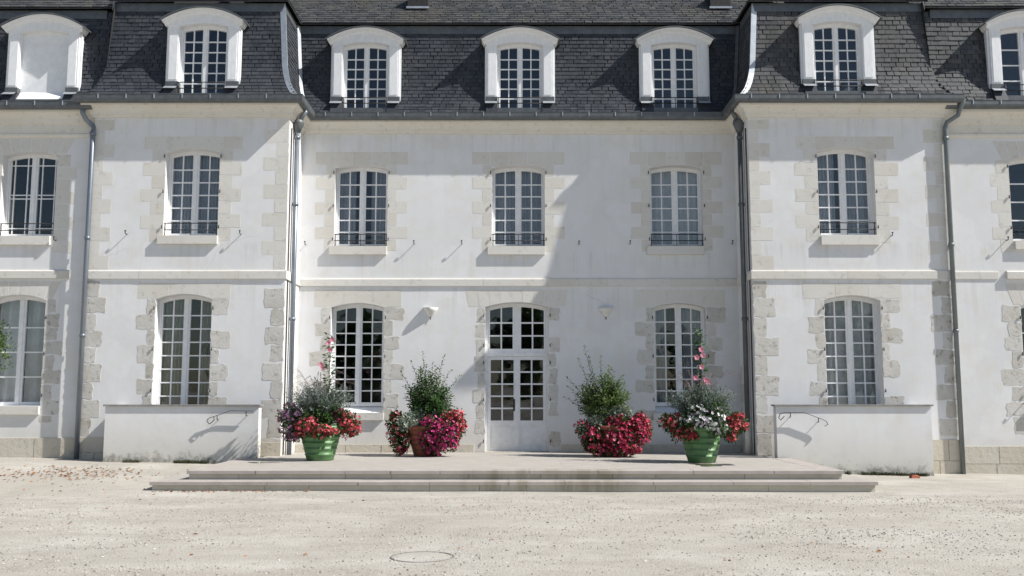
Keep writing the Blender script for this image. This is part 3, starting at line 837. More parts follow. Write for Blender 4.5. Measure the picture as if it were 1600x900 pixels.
# entrance door: fanlight and two leaves
xc, hw, zb, zs, zc = DOOR
fan = (xc, hw, 2.60, zs, zc)
d = casement(fan, REC, chateau, 'door_fanlight', rows=3, fo=.105, cs=.20, bottom=.09, mt=.035)
d['label'] = 'arched fanlight of the entrance door with twelve panes'
DT = 2.50
dm = MB(); dy = REC
dm.box(xc-hw, xc-hw+.05, dy-.02, dy+.06, zb, DT+.10); dm.box(xc+hw-.05, xc+hw, dy-.02, dy+.06, zb, DT+.10)
dm.box(xc-hw+.05, xc+hw-.05, dy-.03, dy+.06, DT+.012, DT+.099)
leaf_geo = [(xc-hw+.052, xc-.002), (xc+.002, xc+hw-.052)]
door = dm.build('door_frame', 'white_paint', chateau)
for li, (a, b) in enumerate(leaf_geo):
    m = MB(); st = .075; zpan = .98; top = DT
    m.box(a, a+st, dy, dy+.05, zb+.012, top+.01); m.box(b-st, b, dy, dy+.05, zb+.012, top+.01)
    m.box(a+st, b-st, dy+.001, dy+.049, top-.07, top+.009); m.box(a+st, b-st, dy+.001, dy+.049, zpan-.06, zpan+.04); m.box(a+st, b-st, dy+.001, dy+.049, zb+.012, zb+.10)
    m.box(a+st, b-st, dy+.02, dy+.04, zb+.10, zpan-.06)
    m.box(a+st+.05, b-st-.05, dy+.010, dy+.022, zb+.15, zpan-.11)
    c = (a+b)/2; mt = .035
    m.box(c-mt/2, c+mt/2, dy+.005, dy+.042, zpan+.04, top-.07)
    zr = [zpan+.04 + (top-.07-zpan-.04)*i/5 for i in range(6)]
    for z in zr[1:-1]: m.box(a+st-.003, b-st+.003, dy+.0055, dy+.041, z-mt/2, z+mt/2)
    if li == 0: m.box(b-.035, b+.035, dy-.022, dy-.001, zb+.02, top)
    lf = m.build('door_leaf', 'white_paint', chateau)
    lf['label'] = ('left' if li == 0 else 'right') + ' glazed leaf of the white entrance door'
    for ci in range(2):
        for ri in range(5):
            x0 = a+st if ci == 0 else c+mt/2; x1 = c-mt/2 if ci == 0 else b-st
            z0 = zr[ri]+(mt/2 if ri else 0); z1 = zr[ri+1]-(mt/2 if ri < 4 else 0)
            pane_obj([(x0-.004, z0-.004), (x1+.004, z0-.004), (x1+.004, z1+.004), (x0-.004, z1+.004)], dy+.022, lf)
    if li == 0:
        h = MB(); h.box(b-.085, b-.045, dy-.012, dy+.001, 1.24, 1.52); h.tube([(b-.065, dy-.01, 1.37), (b-.065, dy-.055, 1.37), (b-.16, dy-.055, 1.365)], .010, 6)
        h.build('door_handle', 'iron', lf)
MB().box(xc-hw-.0, xc+hw, -.02, REC+.1, .29, .316).build('door_threshold', 'step_beige', chateau)
pins(door, DOOR, 0, (.55, 1.5, 2.35, 2.75, 3.45))

# ---- dormers --------------------------------------------------------------------
def dormer(x, wy, dz, lab, blind=False, rows=6, cols=(0, .5, 1)):
    y = wy - .05
    Z = lambda z: z+dz
    o = (x, .545, Z(8.40), Z(9.975), Z(10.05))
    m = MB()
    # pilasters
    for s in (-1, 1):
        a, b = sorted((x+s*.55, x+s*.80)); m.box(a, b, y, y+.30, Z(8.70), Z(9.985))
        a, b = sorted((x+s*.575, x+s*.76)); m.box(a, b, y-.012, y-.0005, Z(8.74), Z(9.90))
        a, b = sorted((x+s*.545, x+s*.55)); m.box(min(a, b), max(a, b), y+.03, y+.30, Z(8.3), Z(9.985))
        a, b = sorted((x+s*.80, x+s*.84)); m.box(a, b, y+.05, y+.12, Z(8.60), Z(9.98))
    # curved head: frieze with window arch below, segmental top above
    N = 14; hwid = .93
    top = lambda q: Z(10.09) + .29*(1-(q/hwid)**2)
    e = [-.82 + 1.64*i/N for i in range(N+1)]
    for i in range(N):
        a, b = e[i], e[i+1]
        la = arch(o, x+a) if abs(a) < .545 else Z(9.976); lb = arch(o, x+b) if abs(b) < .545 else Z(9.976)
        m.prism([(x+a, la), (x+b, lb), (x+b, top(b)-.07), (x+a, top(a)-.07)], y-.004, y+.30)
    # moulded cornice following the curve
    e = [-hwid + 2*hwid*i/18 for i in range(19)]
    prof = [(y+.0, -.135), (y-.03, -.13), (y-.045, -.085), (y-.12, -.05), (y-.135, -.012), (y+.2, -.012), (y+.2, -.135)]
    vs = []
    for q in e:
        sl = -2*.29*q/hwid**2; nx, nz = -sl/math.hypot(1, sl), 1/math.hypot(1, sl)
        for py, t in prof: vs.append((x+q+nx*t, py, top(q)+nz*t))
    k = len(prof)
    m.add(vs, [(i*k+j, (i+1)*k+j, (i+1)*k+(j+1) % k, i*k+(j+1) % k) for i in range(18) for j in range(k)] + [tuple(range(k-1, -1, -1)), tuple(18*k+j for j in range(k))])
    # keel of the jamb behind the sash
    d = m.build('dormer', 'worn_white_paint', chateau); d['label'] = lab
    # roof sheet running back into the mansard
    vs = []
    for q in e:
        q2 = q*1.045
        for yy in (y-.17, y+.42): vs.append((x+q2, yy, top(q)+.016-(abs(q/hwid)**6)*.03))
        for yy in (y+.42, y-.17): vs.append((x+q2, yy, top(q)-.011-(abs(q/hwid)**6)*.03))
    m = MB(); m.add(vs, [(i*4+j, (i+1)*4+j, (i+1)*4+(j+1) % 4, i*4+(j+1) % 4) for i in range(18) for j in range(4)] + [(3,2,1,0), (72,73,74,75)])
    m.build('dormer_roof', 'gutter_zinc', d)
    for s in (-1, 1):
        a, b = sorted((x+s*.755, x+s*.795)); MB().box(a, b, y+.295, y+.42, Z(8.5), Z(10.1)).build('cheek', 'slate', d)
        a, b = sorted((x+s*.54, x+s*.82)); MB().box(a, b, y-.004, y+.25, Z(8.585), Z(8.70)).build('pilaster_base', 'gutter_zinc', d)
        a, b = (x+s*.545, x+s*.83)
        m = MB(); q = [(a, y-.03, Z(8.58)), (b, y-.03, Z(8.58)), (b, y-.14, Z(8.50)), (a, y-.14, Z(8.50)), (a, y+.1, Z(8.62)), (b, y+.1, Z(8.62))]
        m.add(q, [(0,1,2,3), (4,5,1,0)] if s < 0 else [(3,2,1,0), (0,1,5,4)]); m.build('apron_flashing', 'zinc', d)
        a, b = sorted((x+s*.532, x+s*.81)); m = MB()
        pf = [(y-.003, Z(8.584)), (y-.19, Z(8.22)), (y+.28, Z(8.22)), (y+.28, Z(8.584))]
        m.add([(a, p[0], p[1]) for p in pf] + [(b, p[0], p[1]) for p in pf], [(3,2,1,0), (4,5,6,7)] + [(j, (j+1) % 4, 4+(j+1) % 4, 4+j) for j in range(4)])
        m.build('pilaster_foot', 'slate', d)
    MB().box(x-.53, x+.53, y-.10, y+.30, Z(8.27), Z(8.395)).build('sill', 'gutter_zinc', d)
    if blind:
        m = MB(); n = 8; q = [x-.544+1.088*i/n for i in range(n+1)]
        m.prism([(x-.544, Z(8.30)), (x+.544, Z(8.30))] + [(t, arch(o, t)) for t in reversed(q)], y+.13, y+.16)
        m.build('blind_panel', 'white_paint', d)
        m = MB(); m.add([(x-.55, y+.129, Z(8.62)), (x+.50, y+.129, Z(8.62)), (x+.50, y-.22, Z(8.20)), (x-.66, y-.22, Z(8.20))], [(0,3,2,1)])
        m.build('blind_apron', 'white_paint', d)
    else:
        w = casement(o, y+.16, d, 'window_frame', rows, fo=.075, cs=.13, mt=.026, bottom=.05, cols=cols)
        for ch in list(w.children): ch.parent = d
        guard(d, x, .55, y-.02, Z(8.42), .25, .11)
    return d
dl = ['arched dormer over the left side of the middle roof', 'arched dormer above the entrance door', 'arched dormer half shaded by the right pavilion',
      'arched dormer of the left pavilion', 'arched dormer of the right pavilion', 'arched dormer closed by a plain white panel', 'arched dormer at the right photo edge']
for i, ((x, wy, dz), lab) in enumerate(zip(DORM, dl)):
    dormer(x, wy, dz, lab, blind=(i == 5), rows=4 if i == 6 else 6, cols=(0, 1) if i == 6 else (0, .5, 1))

# ---- downpipes -------------------------------------------------------------------
def collar(p, z, x, y, r, mat): MB().tube([(x, y, z-.035), (x, y, z+.035)], r*1.25, 10).build('pipe_collar', mat, p)
p = MB().tube([(-9.72, WING-.26, 8.0), (-9.72, WING-.26, 7.86), (-9.66, WING-.2, 7.72), (-9.52, WING-.10, 7.58), (-9.50, PAV-.075, 7.45), (-9.50, PAV-.075, .12)], .052, 10).build('downpipe', 'pipe_zinc', chateau)
p['label'] = 'grey zinc downpipe at the outer corner of the left pavilion'
for z in (7.4, 5.05, 2.9): collar(p, z, -9.50, PAV-.075, .052, 'pipe_zinc')
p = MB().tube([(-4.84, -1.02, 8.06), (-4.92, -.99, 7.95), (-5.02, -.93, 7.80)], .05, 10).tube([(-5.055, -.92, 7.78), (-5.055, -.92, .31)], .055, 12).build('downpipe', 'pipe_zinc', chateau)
p['label'] = 'grey zinc downpipe in the sunlit left inner corner'
MB().tube([(-5.045, -.92, 7.86), (-5.045, -.92, 7.78), (-5.05, -.92, 7.68), (-5.055, -.92, 7.56)], [.13, .14, .10, .058], 10).build('rainwater_hopper', 'gutter_zinc', p)
for z in (7.45, 5.9, 3.3): collar(p, z, -5.055, -.92, .055, 'pipe_zinc')
MB().tube([(-5.120, -1.18, 7.6), (-5.120, -1.18, .32)], .014, 6).build('cable', 'iron', p)
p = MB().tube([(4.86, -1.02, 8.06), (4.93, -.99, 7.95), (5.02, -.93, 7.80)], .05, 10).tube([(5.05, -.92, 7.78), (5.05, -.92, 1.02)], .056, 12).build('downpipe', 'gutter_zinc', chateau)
p['label'] = 'dark zinc downpipe in the shaded right inner corner'
MB().tube([(5.04, -.92, 7.86), (5.04, -.92, 7.78), (5.045, -.92, 7.68), (5.05, -.92, 7.56)], [.13, .14, .10, .058], 10).build('rainwater_hopper', 'gutter_zinc', p)
MB().tube([(5.05, -.92, 1.01), (5.05, -.92, .305)], .066, 12).build('pipe_shoe', 'cornice_stone', p)
for z in (7.45, 5.9, 3.3): collar(p, z, 5.05, -.92, .056, 'gutter_zinc')
MB().tube([(5.120, -1.18, 7.6), (5.120, -1.18, .32)], .014, 6).build('cable', 'iron', p)
p = MB().tube([(9.86, WING-.36, 8.06), (9.86, WING-.40, 8.10), (9.83, WING-.36, 8.02), (9.78, WING-.26, 7.80), (9.56, WING-.2, 7.66), (9.52, PAV-.07, 7.56), (9.52, PAV-.07, -.08)], .050, 10).build('downpipe', 'pipe_green', chateau)
p['label'] = 'greenish downpipe at the outer corner of the right pavilion'
for z in (7.3, 4.9, 3.0): collar(p, z, 9.52, PAV-.07, .05, 'pipe_green')

# iron shutter stays
stay = MB(); stay.tube([(0, .02, 0), (0, -.10, .0), (0, -.115, .02), (0, -.115, .06)], .010, 5); stay.box(-.016, .016, -.125, -.105, .05, .075)
so = stay.build('shutter_stay', 'iron'); st_me = so.data; bpy.data.objects.remove(so)
for w, y, pts in ((wall_c, 0, [(-2.45, 5.14), (-1.33, 5.14), (-5.0, 5.12), (1.42, 5.13), (2.62, 5.14), (5.02, 5.14)]), (wall_pl, PAV, [(-8.66, 5.14), (-6.14, 5.14)]),
                  (wall_pr, PAV, [(8.22, 5.10)]), (wall_wl, WING, [(-10.28, 5.02)]), (wall_wr, WING, [(10.82, 5.02), (10.98, 1.42)])):
    for x, z in pts: link('shutter_stay', st_me, w, (x, y, z))

# ---------------------------------------------------------------- curtains
def curtain(x0, x1, z0, z1, y, mat, lab, grp, pl=.085, amp=.028):
    m = MB(); n = max(6, int((x1-x0)/.012)); vs = []
    for i in range(n+1):
        x = x0+(x1-x0)*i/n; yy = y + amp*math.sin(2*math.pi*(x-x0)/pl + .8*math.sin(x*9)) + .008*math.sin(x*37)
        vs += [(x, yy, z0), (x+.004*math.sin(x*40), yy*1.0, z1)]
    m.add(vs, [(i*2, i*2+2, i*2+3, i*2+1) for i in range(n)], True)
    tag(m.build('curtain', mat), lab, 'curtain', grp)
def pair(o, y, mat, what, f=.5, f2=.5, pl=.085):
    xc, hw, zb, zs, zc = o; g = 'curtains hanging behind the panes'
    if f: curtain(xc-hw+.02, xc-hw+2*hw*f-.01, zb+.03, zc, y+REC+.17, mat, 'pleated curtain in the left half of '+what, g, pl)
    if f2: curtain(xc+hw-2*hw*f2+.01, xc+hw-.02, zb+.03, zc, y+REC+.17, mat, 'pleated curtain in the right half of '+what, g, pl)
pair(UP_C[0], 0, 'curtain_grey', 'the upper window nearest the left pavilion', .36, .36)
pair(UP_C[1], 0, 'curtain_grey', 'the upper window above the door', .48, .48)
pair(UP_C[2], 0, 'curtain_pale', 'the upper window nearest the right pavilion', .5, .5, .2)
pair(UP_L, PAV, 'curtain_grey', 'the left pavilion upper window', .48, .48)
pair(UP_R, PAV, 'curtain_grey', 'the right pavilion upper window', .40, .48)
pair(LO_L, PAV, 'curtain_olive', 'the tall window above the left low wall', .48, .30)
pair(LO_R, PAV, 'curtain_pale', 'the tall window above the right low wall', .495, .495, .30)
pair(LO_C[1], 0, 'curtain_grey', 'the tall window right of the door', .30, .40)
pair(LO_WL, WING, 'curtain_pale', 'the lower left wing window', .49, .49, .3)

# ---------------------------------------------------------------- terrace and steps
steps = tag(empty('entrance_steps', (0, -5.3, 0)), 'broad stone terrace with two steps in front of the entrance door', 'steps')
def sbox(x0, x1, y0, y1, z0, z1, name, mat, bev=.006):
    m = MB(); b = bev
    vs = [(x0, y0+b, z1), (x1, y0+b, z1), (x1, y1, z1), (x0, y1, z1), (x0, y0, z1-b), (x1, y0, z1-b), (x0, y0, z0), (x1, y0, z0), (x1, y1, z0), (x0, y1, z0)]
    m.add([(x, y+5.3, z) for x, y, z in vs], [(0,1,2,3), (4,5,1,0), (6,7,5,4), (7,8,2,1,5), (9,6,4,0,3), (8,9,3,2), (6,9,8,7)])
    return m.build(name, mat, steps)
PF, PX0, PX1 = -5.33, -5.80, 5.62
LF, LX0, LX1 = -5.72, -6.29, 6.05
# paving behind the nosings, in slabs with fine joints
xsl = [PX0+.36, -3.9, -2.3, -.75, .8, 2.4, 3.95, PX1-.36]
yrows = [PF+.36, -3.75, -2.65, -2.06]
for j in range(3):
    for i in range(7):
        sbox(xsl[i]+.001, xsl[i+1]-.001, yrows[j]+.001, yrows[j+1]-.001, .2, .303+jit(.0012), 'paving_slab', 'terrace_paving', .002)
for j, (a, b) in enumerate(((-2.06, -1.36), (-1.36, -.02))):
    e = [PX0+.36, -3.2, -1.6, 0, 1.6, 3.2, PX1-.36] if j == 0 else [-IN, -3.4, -1.7, 0, 1.7, 3.4, IN]
    for i in range(6): sbox(e[i]+.001, e[i+1]-.001, a+.001, b-.001, .2, .303+jit(.0012), 'paving_slab', 'terrace_paving', .002)
def course(x0, x1, y0, y1, z0, z1, cuts, name, mat):
    e = [x0]+cuts+[x1]
    for a, b in zip(e[:-1], e[1:]): sbox(a+.003, b-.003, y0+jit(.007), y1, z0, z1+jit(.002), name, mat)
# upper step: nosing slabs, riser stones
course(PX0, PX1, PF, PF+.359, .245, .306, [-4.6, -3.05, -2.25, -1.4, 0.15, 1.35, 3.0, 4.4], 'nosing_slab', 'step_nosing')
course(PX0+.03, PX1-.03, PF+.05, PF+.3, .10, .244, [-4.9, -3.05, -2.25, -.9, .35, 1.6, 2.35, 3.9], 'riser_stone', 'step_beige')
for s, x in ((-1, PX0), (1, PX1)):
    a, b = sorted((x, x-s*.359))
    for y0, y1 in ((PF+.362, -3.7), (-3.697, -2.06)):
        sbox(a, b, y0, y1, .245, .305, 'nosing_slab', 'step_nosing')
        c, d2 = sorted((x-s*.03, x-s*.3)); sbox(c, d2, y0, y1, -.1, .244, 'riser_stone', 'step_beige')
# lower step
course(LX0, LX1, LF, LF+.40, .09, .152, [-5.1, -4.3, -2.75, -1.55, -.2, .75, 2.25, 3.6, 4.9], 'nosing_slab', 'step_nosing')
course(LX0+.03, LX1-.03, LF+.05, LF+.36, -.15, .089, [-4.35, -3.6, -1.55, -.7, -.35, .1, .8, 2.28, 4.2], 'riser_stone', 'step_beige')
for s, x in ((-1, LX0), (1, LX1)):
    a, b = sorted((x, x-s*.66))
    for y0, y1 in ((LF+.403, -3.9), (-3.897, -2.45)):
        sbox(a, b, y0, y1, .09, .150, 'nosing_slab', 'terrace_paving')
        c, d2 = sorted((x-s*.03, x-s*.55)); sbox(c, d2, y0, y1, -.15, .089, 'riser_stone', 'step_beige')

# ---------------------------------------------------------------- low walls with hand rails
def low_wall(x0, x1, lab, rail, inner):
    ym = -2.0
    root = tag(empty('low_wall', ((x0+x1)/2, ym, 0)), lab, 'wall')
    lx = lambda x: x-(x0+x1)/2
    m = MB(); m.box(lx(x0), lx(x1), 0, .22, -.2, 1.375)
    xo = x0 if inner > 0 else x1-.22
    m.box(lx(xo), lx(xo+.22), .2205, .64, -.2, 1.374)
    m.build('wall_body', 'plaster', root)
    m = MB(); m.box(lx(x0-.035), lx(x1+.035), -.042, .262, 1.377, 1.412); m.build('coping', 'coping', root)
    m = MB(); m.tube([(lx(x), -.10, z) for x, z in rail['bar']], .016, 6, flat=(.38, 1.2))
    m.tube([(lx(x), -.10, z) for x, z in rail['curl']], .009, 6)
    for x, z in rail['fix']: m.tube([(lx(x), -.10, z-.01), (lx(x), -.09, z-.09), (lx(x), .01, z-.10)], .009, 5)
    m.build('handrail', 'iron', root)
    return root
low_wall(-8.68, -5.46, 'low white wall with dark coping before the left pavilion, shadowed by a flower pot',
         dict(bar=[(-6.50, 1.10), (-6.46, 1.135), (-6.36, 1.165), (-6.03, 1.285), (-5.55, 1.28)], curl=[(-6.48, 1.12), (-6.51, 1.06), (-6.45, 1.01), (-6.40, 1.05), (-6.355, 1.10), (-6.37, 1.155)], fix=[(-5.70, 1.28), (-6.30, 1.19)]), 1)
low_wall(5.39, 8.64, 'low white wall with dark coping before the right pavilion',
         dict(bar=[(5.52, 1.245), (5.95, 1.245), (6.30, 1.115), (6.40, 1.065), (6.43, 1.00), (6.36, .965)], curl=[(5.52, 1.245), (5.44, 1.22), (5.41, 1.14), (5.45, 1.09), (5.50, 1.14), (5.53, 1.17)], fix=[(5.66, 1.245), (6.24, 1.14)]), -1)

# ---------------------------------------------------------------- wall lamps
def wall_lamp(x, lab):
    root = tag(empty('wall_lamp', (x, 0, 3.40)), lab, 'lamp', 'wall lamps beside the entrance door')
    m = MB(); prof = [(.012, 0), (.06, .05), (.13, .16), (.175, .235), (.165, .235), (.12, .16), (.05, .06)]
    m.lathe(prof, 12, True, math.pi, 2*math.pi); m.build('shade', 'lamp_shell', root)
    m = MB(); m.box(-.05, .05, -.02, .0, .05, .20); m.build('back_plate', 'lamp_shell', root)
    m = MB(); m.tube([(0, -.03, -.05), (0, -.02, .02)], [.006, .016], 6); m.build('finial', 'iron', root)
wall_lamp(-2.05, 'half-bowl wall lamp left of the door, casting a long shadow')
wall_lamp(2.04, 'half-bowl wall lamp right of the door, in shade')

# ---------------------------------------------------------------- planters
def pot(x, y, mat, lab, ribs=True, h=.70, rt=.445, rb=.265):
    root = tag(empty('planter_pot', (x, y, .305)), lab, 'pot', 'planter pots on the terrace')
    prof = [(0, .0), (rb-.02, .0), (rb, .012)]
    n = 5
    for i in range(n):
        z0 = .02+(h-.12)*i/n; z1 = .02+(h-.12)*(i+1)/n
        f = lambda z: rb+(rt-rb)*z/h
        prof += [(f(z0), z0), (f(z1-.03), z1-.035), (f(z1)+(.009 if ribs else 0), z1-.018), (f(z1), z1)]
    prof += [(rt-.01, h-.09), (rt+.03, h-.08), (rt+.035, h), (rt-.005, h), (rt-.02, h-.09)]
    MB().lathe(prof, 32).build('pot_body', mat, root)
    MB().lathe([(rt-.012, h-.07), (.2, h-.04), (0, h-.03)], 20).build('soil', 'soil', root)
    return root
def up_bias(v, k): return Vector((v.x, v.y, v.z+k)).normalized()
def mass(name, loc, lab, cat, cl, bloom, leafmat='leaf_mid', br=.040, dens=1.0, grp='flowers planted in the terrace pots', face=None):
    """a low spreading plant: ellipsoid clumps cl of (cx,cy,cz,rx,ry,rz,nblooms,nleaves) relative to loc"""
    root = tag(empty(name, loc), lab, cat, grp)
    lf = MB(); bl = MB(); st = MB()
    for cx, cy, cz, rx, ry, rz, nb, nl in cl:
        sub = [(Vector((cx, cy, cz)), .72)]
        for i in range(7):
            d = Vector((rnd.gauss(0, 1), rnd.gauss(0, 1), rnd.gauss(0, 1))).normalized()*rnd.uniform(.45, .85)
            sub.append((Vector((cx+d.x*rx, cy+d.y*ry, cz+d.z*rz)), rnd.uniform(.28, .5)))
        for c, f in sub:
            share = f*f/sum(q*q for _, q in sub)
            for i in range(int(nl*2.6*share)+4):
                d = Vector((rnd.gauss(0, 1), rnd.gauss(0, 1), rnd.gauss(0, 1))).normalized(); k = rnd.random()**.45*f*1.22
                p = c + Vector((d.x*rx, d.y*ry, d.z*rz))*k
                dd = (d + Vector((jit(.8), jit(.8), jit(.8)))).normalized()
                lf.leaf(p, dd, Vector((jit(1), jit(1), 1)), rnd.uniform(.04, .08), rnd.uniform(.025, .05))
            for i in range(int(nb*1.15*share+.5)):
                d = Vector((rnd.gauss(0, 1), rnd.gauss(0, 1)-.3, rnd.gauss(0, 1)+.15)).normalized(); k = rnd.uniform(.8, 1.45)*f
                p = c + Vector((d.x*rx, d.y*ry, d.z*rz))*k
                bl.bloom(p, (d + Vector((jit(.6), jit(.6)-.15, jit(.6)+.2))), br*rnd.uniform(.5, 1.2))
        for i in range(5):
            st.tube([(cx*.45, cy*.45, max(-.05, cz-.1)), (cx*.8+jit(.05), cy*.8+jit(.05), cz+rz*.3), (cx+jit(rx*.5), cy+jit(ry*.5), cz+jit(rz*.4))], .005, 4)
    tag(lf.build('foliage', leafmat, root), kind='stuff'); tag(bl.build('blooms', bloom, root), kind='stuff'); st.build('stems', 'leaf_mid', root)
    return root
def shrub(loc, lab, w, h, leafmat, n_st=46, tips=(), cat='shrub', name='shrub', lean=0, lsize=.06, grp='shrubs in the terrace pots'):
    root = tag(empty(name, loc), lab, cat, grp)
    st = MB(); lf = MB()
    for i in range(n_st + len(tips)):
        if i < n_st:
            a = rnd.random()*6.283; r = w*math.sqrt(rnd.random()); hh = h*(1-.45*(r/w)**2)*rnd.uniform(.35, .98)
            end = Vector((math.cos(a)*r, math.sin(a)*r*.8, hh))
        else: end = Vector(tips[i-n_st])
        base = Vector((jit(.07), jit(.07), -.05)); mid = Vector((end.x*.35+jit(.03), end.y*.35+jit(.03), end.z*.5))
        pts = []
        for k in range(9):
            t = k/8; pts.append(base*(1-t)**2 + mid*2*t*(1-t) + end*t*t)
        st.tube(pts, [.009*(1-.75*k/8) for k in range(9)], 4)
        m = 60 if i < n_st else 30
        for k in range(m):
            t = .28+.72*(k/m); q = t*8; a = min(7, int(q)); p = pts[a].lerp(pts[a+1], q-a)
            d = (pts[a+1]-pts[a]).normalized()
            out = d.orthogonal().normalized(); out.rotate(Matrix.Rotation(k*2.4+jit(.6), 3, d))
            dd = (out + d*.65).normalized(); sp = .16*(1-t)+.07 if i < n_st else .012
            lf.leaf(p+out*rnd.random()*sp, dd, d, lsize*rnd.uniform(.65, 1.2), lsize*.5*rnd.uniform(.7, 1.2))
    st.build('stems', 'bark', root); tag(lf.build('foliage', leafmat, root), kind='stuff')
    return root
def grass(loc, lab, n, h, spread, mat, plume=0, name='ornamental_grass', grp='airy plants in the terrace pots', leafy=True):
    root = tag(empty(name, loc), lab, 'plant', grp)
    b = MB(); pl = MB()
    for i in range(n):
        a = rnd.random()*6.283; r = spread*math.sqrt(rnd.random()); hh = h*rnd.uniform(.5, 1)*(1-.3*(r/spread))
        pts = [Vector((math.cos(a)*r*f, math.sin(a)*r*f*.8, hh*g)) for f, g in ((.05, 0), (.3, .4), (.65, .8), (1.0, 1.0))]
        b.tube(pts, [.004, .0035, .003, .0015], 3)
        if leafy:
            for k in range(26):
                t = .15+.85*k/26; q = t*3; j = min(2, int(q)); p = pts[j].lerp(pts[j+1], q-j)
                d = Vector((rnd.gauss(0, 1), rnd.gauss(0, 1), rnd.gauss(0, 1)+.5)).normalized()
                b.leaf(p+d*rnd.random()*.03, d, Vector((jit(1), jit(1), 1)), rnd.uniform(.035, .075), rnd.uniform(.012, .024))
    for i in range(plume):
        a = rnd.random()*6.283; r = spread*rnd.uniform(.5, 1.0); hh = h*rnd.uniform(.8, 1.12)
        pts = [Vector((math.cos(a)*r*f, math.sin(a)*r*f*.8, hh*g)) for f, g in ((.1, .2), (.45, .75), (.8, 1.0), (1.15, .93))]
        pl.tube(pts, [.002, .002, .003, .001], 3)
        for k in range(26):
            t = .55+.45*k/26; q = t*3; j = min(2, int(q)); p = pts[j].lerp(pts[j+1], q-j); d = (pts[3]-pts[2]).normalized()+Vector((jit(1), jit(1), jit(1)))
            pl.leaf(p, d, Vector((jit(1), jit(1), 1)), .028, .006)
    tag(b.build('foliage', mat, root), kind='stuff')
    if plume: tag(pl.build('plumes', 'plume', root), kind='stuff')
    return root
def vine(loc, lab, h, pts_f):
    root = tag(empty('flowering_vine', loc), lab, 'vine', 'pink vines on sticks')
    m = MB(); m.tube([(.03, 0, -.1), (.035, 0, h*.97)], .007, 5); m.build('stick', 'bark', root)
    m = MB(); lf = MB()
    pts = [(.03+.03*math.cos(z*14), .03*math.sin(z*14), z) for z in [h*i/40 for i in range(41)]]
    m.tube(pts, .006, 4); m.build('stems', 'leaf_mid', root)
    for i in range(150):
        z = h*rnd.uniform(.1, 1.03); a = rnd.random()*6.28; r = rnd.uniform(.02, .07)
        d = Vector((math.cos(a), math.sin(a), jit(.5)))
        lf.leaf(Vector((.03+math.cos(a)*r, math.sin(a)*r, z)), d, Vector((jit(.5), jit(.5)-.4, 1)), rnd.uniform(.08, .13), rnd.uniform(.05, .075))
    tag(lf.build('foliage', 'leaf_dark', root), kind='stuff')
    for x, z in pts_f:
        b = MB()
        for k in range(5):
            t = 2*math.pi*k/5+.3; d = Vector((math.cos(t), -.35, math.sin(t))); b.leaf(Vector((0, 0, 0)), d, Vector((0, -1, 0)), .065, .062, .1)
        b.build('flower', 'bloom_pink', root, (x, -.09, z))
    return root
PZ = .305
# left green pot
X, Y = -4.02, -2.66
pot(X, Y, 'green_glaze', 'glossy green ribbed pot with violet and coral flowers near the left pavilion')
L0 = (X, Y, PZ+.66)
mass('petunia', L0, 'lilac petunias spilling over the left side of the left green pot', 'flowers', [(-.60, -.12, .20, .25, .24, .24, 150, 280), (-.56, -.18, -.06, .25, .2, .22, 120, 220)], 'bloom_violet', br=.036)
mass('geranium', L0, 'coral red geraniums over the front rim of the left green pot', 'flowers', [(-.20, -.38, .06, .26, .18, .18, 140, 140), (.10, -.42, -.04, .28, .16, .13, 140, 120), (-.30, -.38, -.02, .18, .14, .16, 70, 70)], 'bloom_coral')
mass('geranium', L0, 'coral red geraniums hanging at the right of the left green pot', 'flowers', [(.62, -.10, .10, .23, .2, .24, 190, 200), (.55, -.05, -.10, .17, .16, .15, 60, 90)], 'bloom_coral')
mass('petunia', L0, 'small magenta petunias between foliage and coral blooms of the left green pot', 'flowers', [(.42, -.16, .24, .18, .16, .14, 70, 150)], 'bloom_magenta', br=.03)
grass((X-.02, Y, PZ+.68), 'airy grey violet foliage filling the left green pot', 300, 1.05, .74, 'leaf_greyviolet', 26)
shrub((X+.02, Y-.05, PZ+.66), 'dark leafy filler plant low in the left green pot', .58, .72, 'leaf_dark', 50, name='leafy_plant', cat='plant', grp='leafy filler plants')
vine((X+.12, Y-.02, PZ+.7), 'pink flowering vine on a stick in the left green pot', 1.82, [(.10, 1.72), (.02, 1.66), (.06, 1.52), (-.12, 1.22), (-.08, 1.16)])
# left terracotta pot
X, Y = -2.00, -1.25
pot(X, Y, 'terracotta', 'reddish clay pot of coral and magenta flowers left of the door', False, .66, .45, .275)
L0 = (X, Y, PZ+.62)
shrub((X+.02, Y, PZ+.66), 'dense dark green shrub left of the door', .56, 1.45, 'leaf_dark', 130, [(-.62, 0, 1.18), (-.40, .1, 1.42), (-.12, -.1, 1.60), (.10, 0, 1.38), (.36, .05, 1.55), (.72, 0, 1.10), (.5, .1, 1.22)], lsize=.075)
mass('geranium', L0, 'coral geraniums sagging down the left of the left clay pot', 'flowers', [(-.60, -.15, .06, .28, .24, .30, 80, 380), (-.56, -.18, -.26, .25, .22, .30, 70, 330)], 'bloom_coral')
mass('geranium', L0, 'dark crimson geraniums at the bottom left of the left clay pot', 'flowers', [(-.52, -.2, -.48, .16, .16, .10, 70, 60), (-.66, -.16, .22, .14, .12, .10, 30, 50)], 'bloom_crimson')
mass('petunia', L0, 'bright magenta petunias over the front right of the left clay pot', 'flowers', [(.20, -.44, -.14, .36, .18, .30, 300, 220), (.42, -.28, -.22, .30, .2, .32, 260, 180), (.10, -.42, .10, .26, .16, .16, 90, 90), (.15, -.38, -.42, .26, .14, .16, 120, 80)], 'bloom_magenta')
mass('geranium', L0, 'coral geraniums bulging at the upper right of the left clay pot', 'flowers', [(.52, -.12, .16, .32, .24, .24, 280, 200), (.66, -.08, .0, .22, .2, .26, 140, 100)], 'bloom_coral')
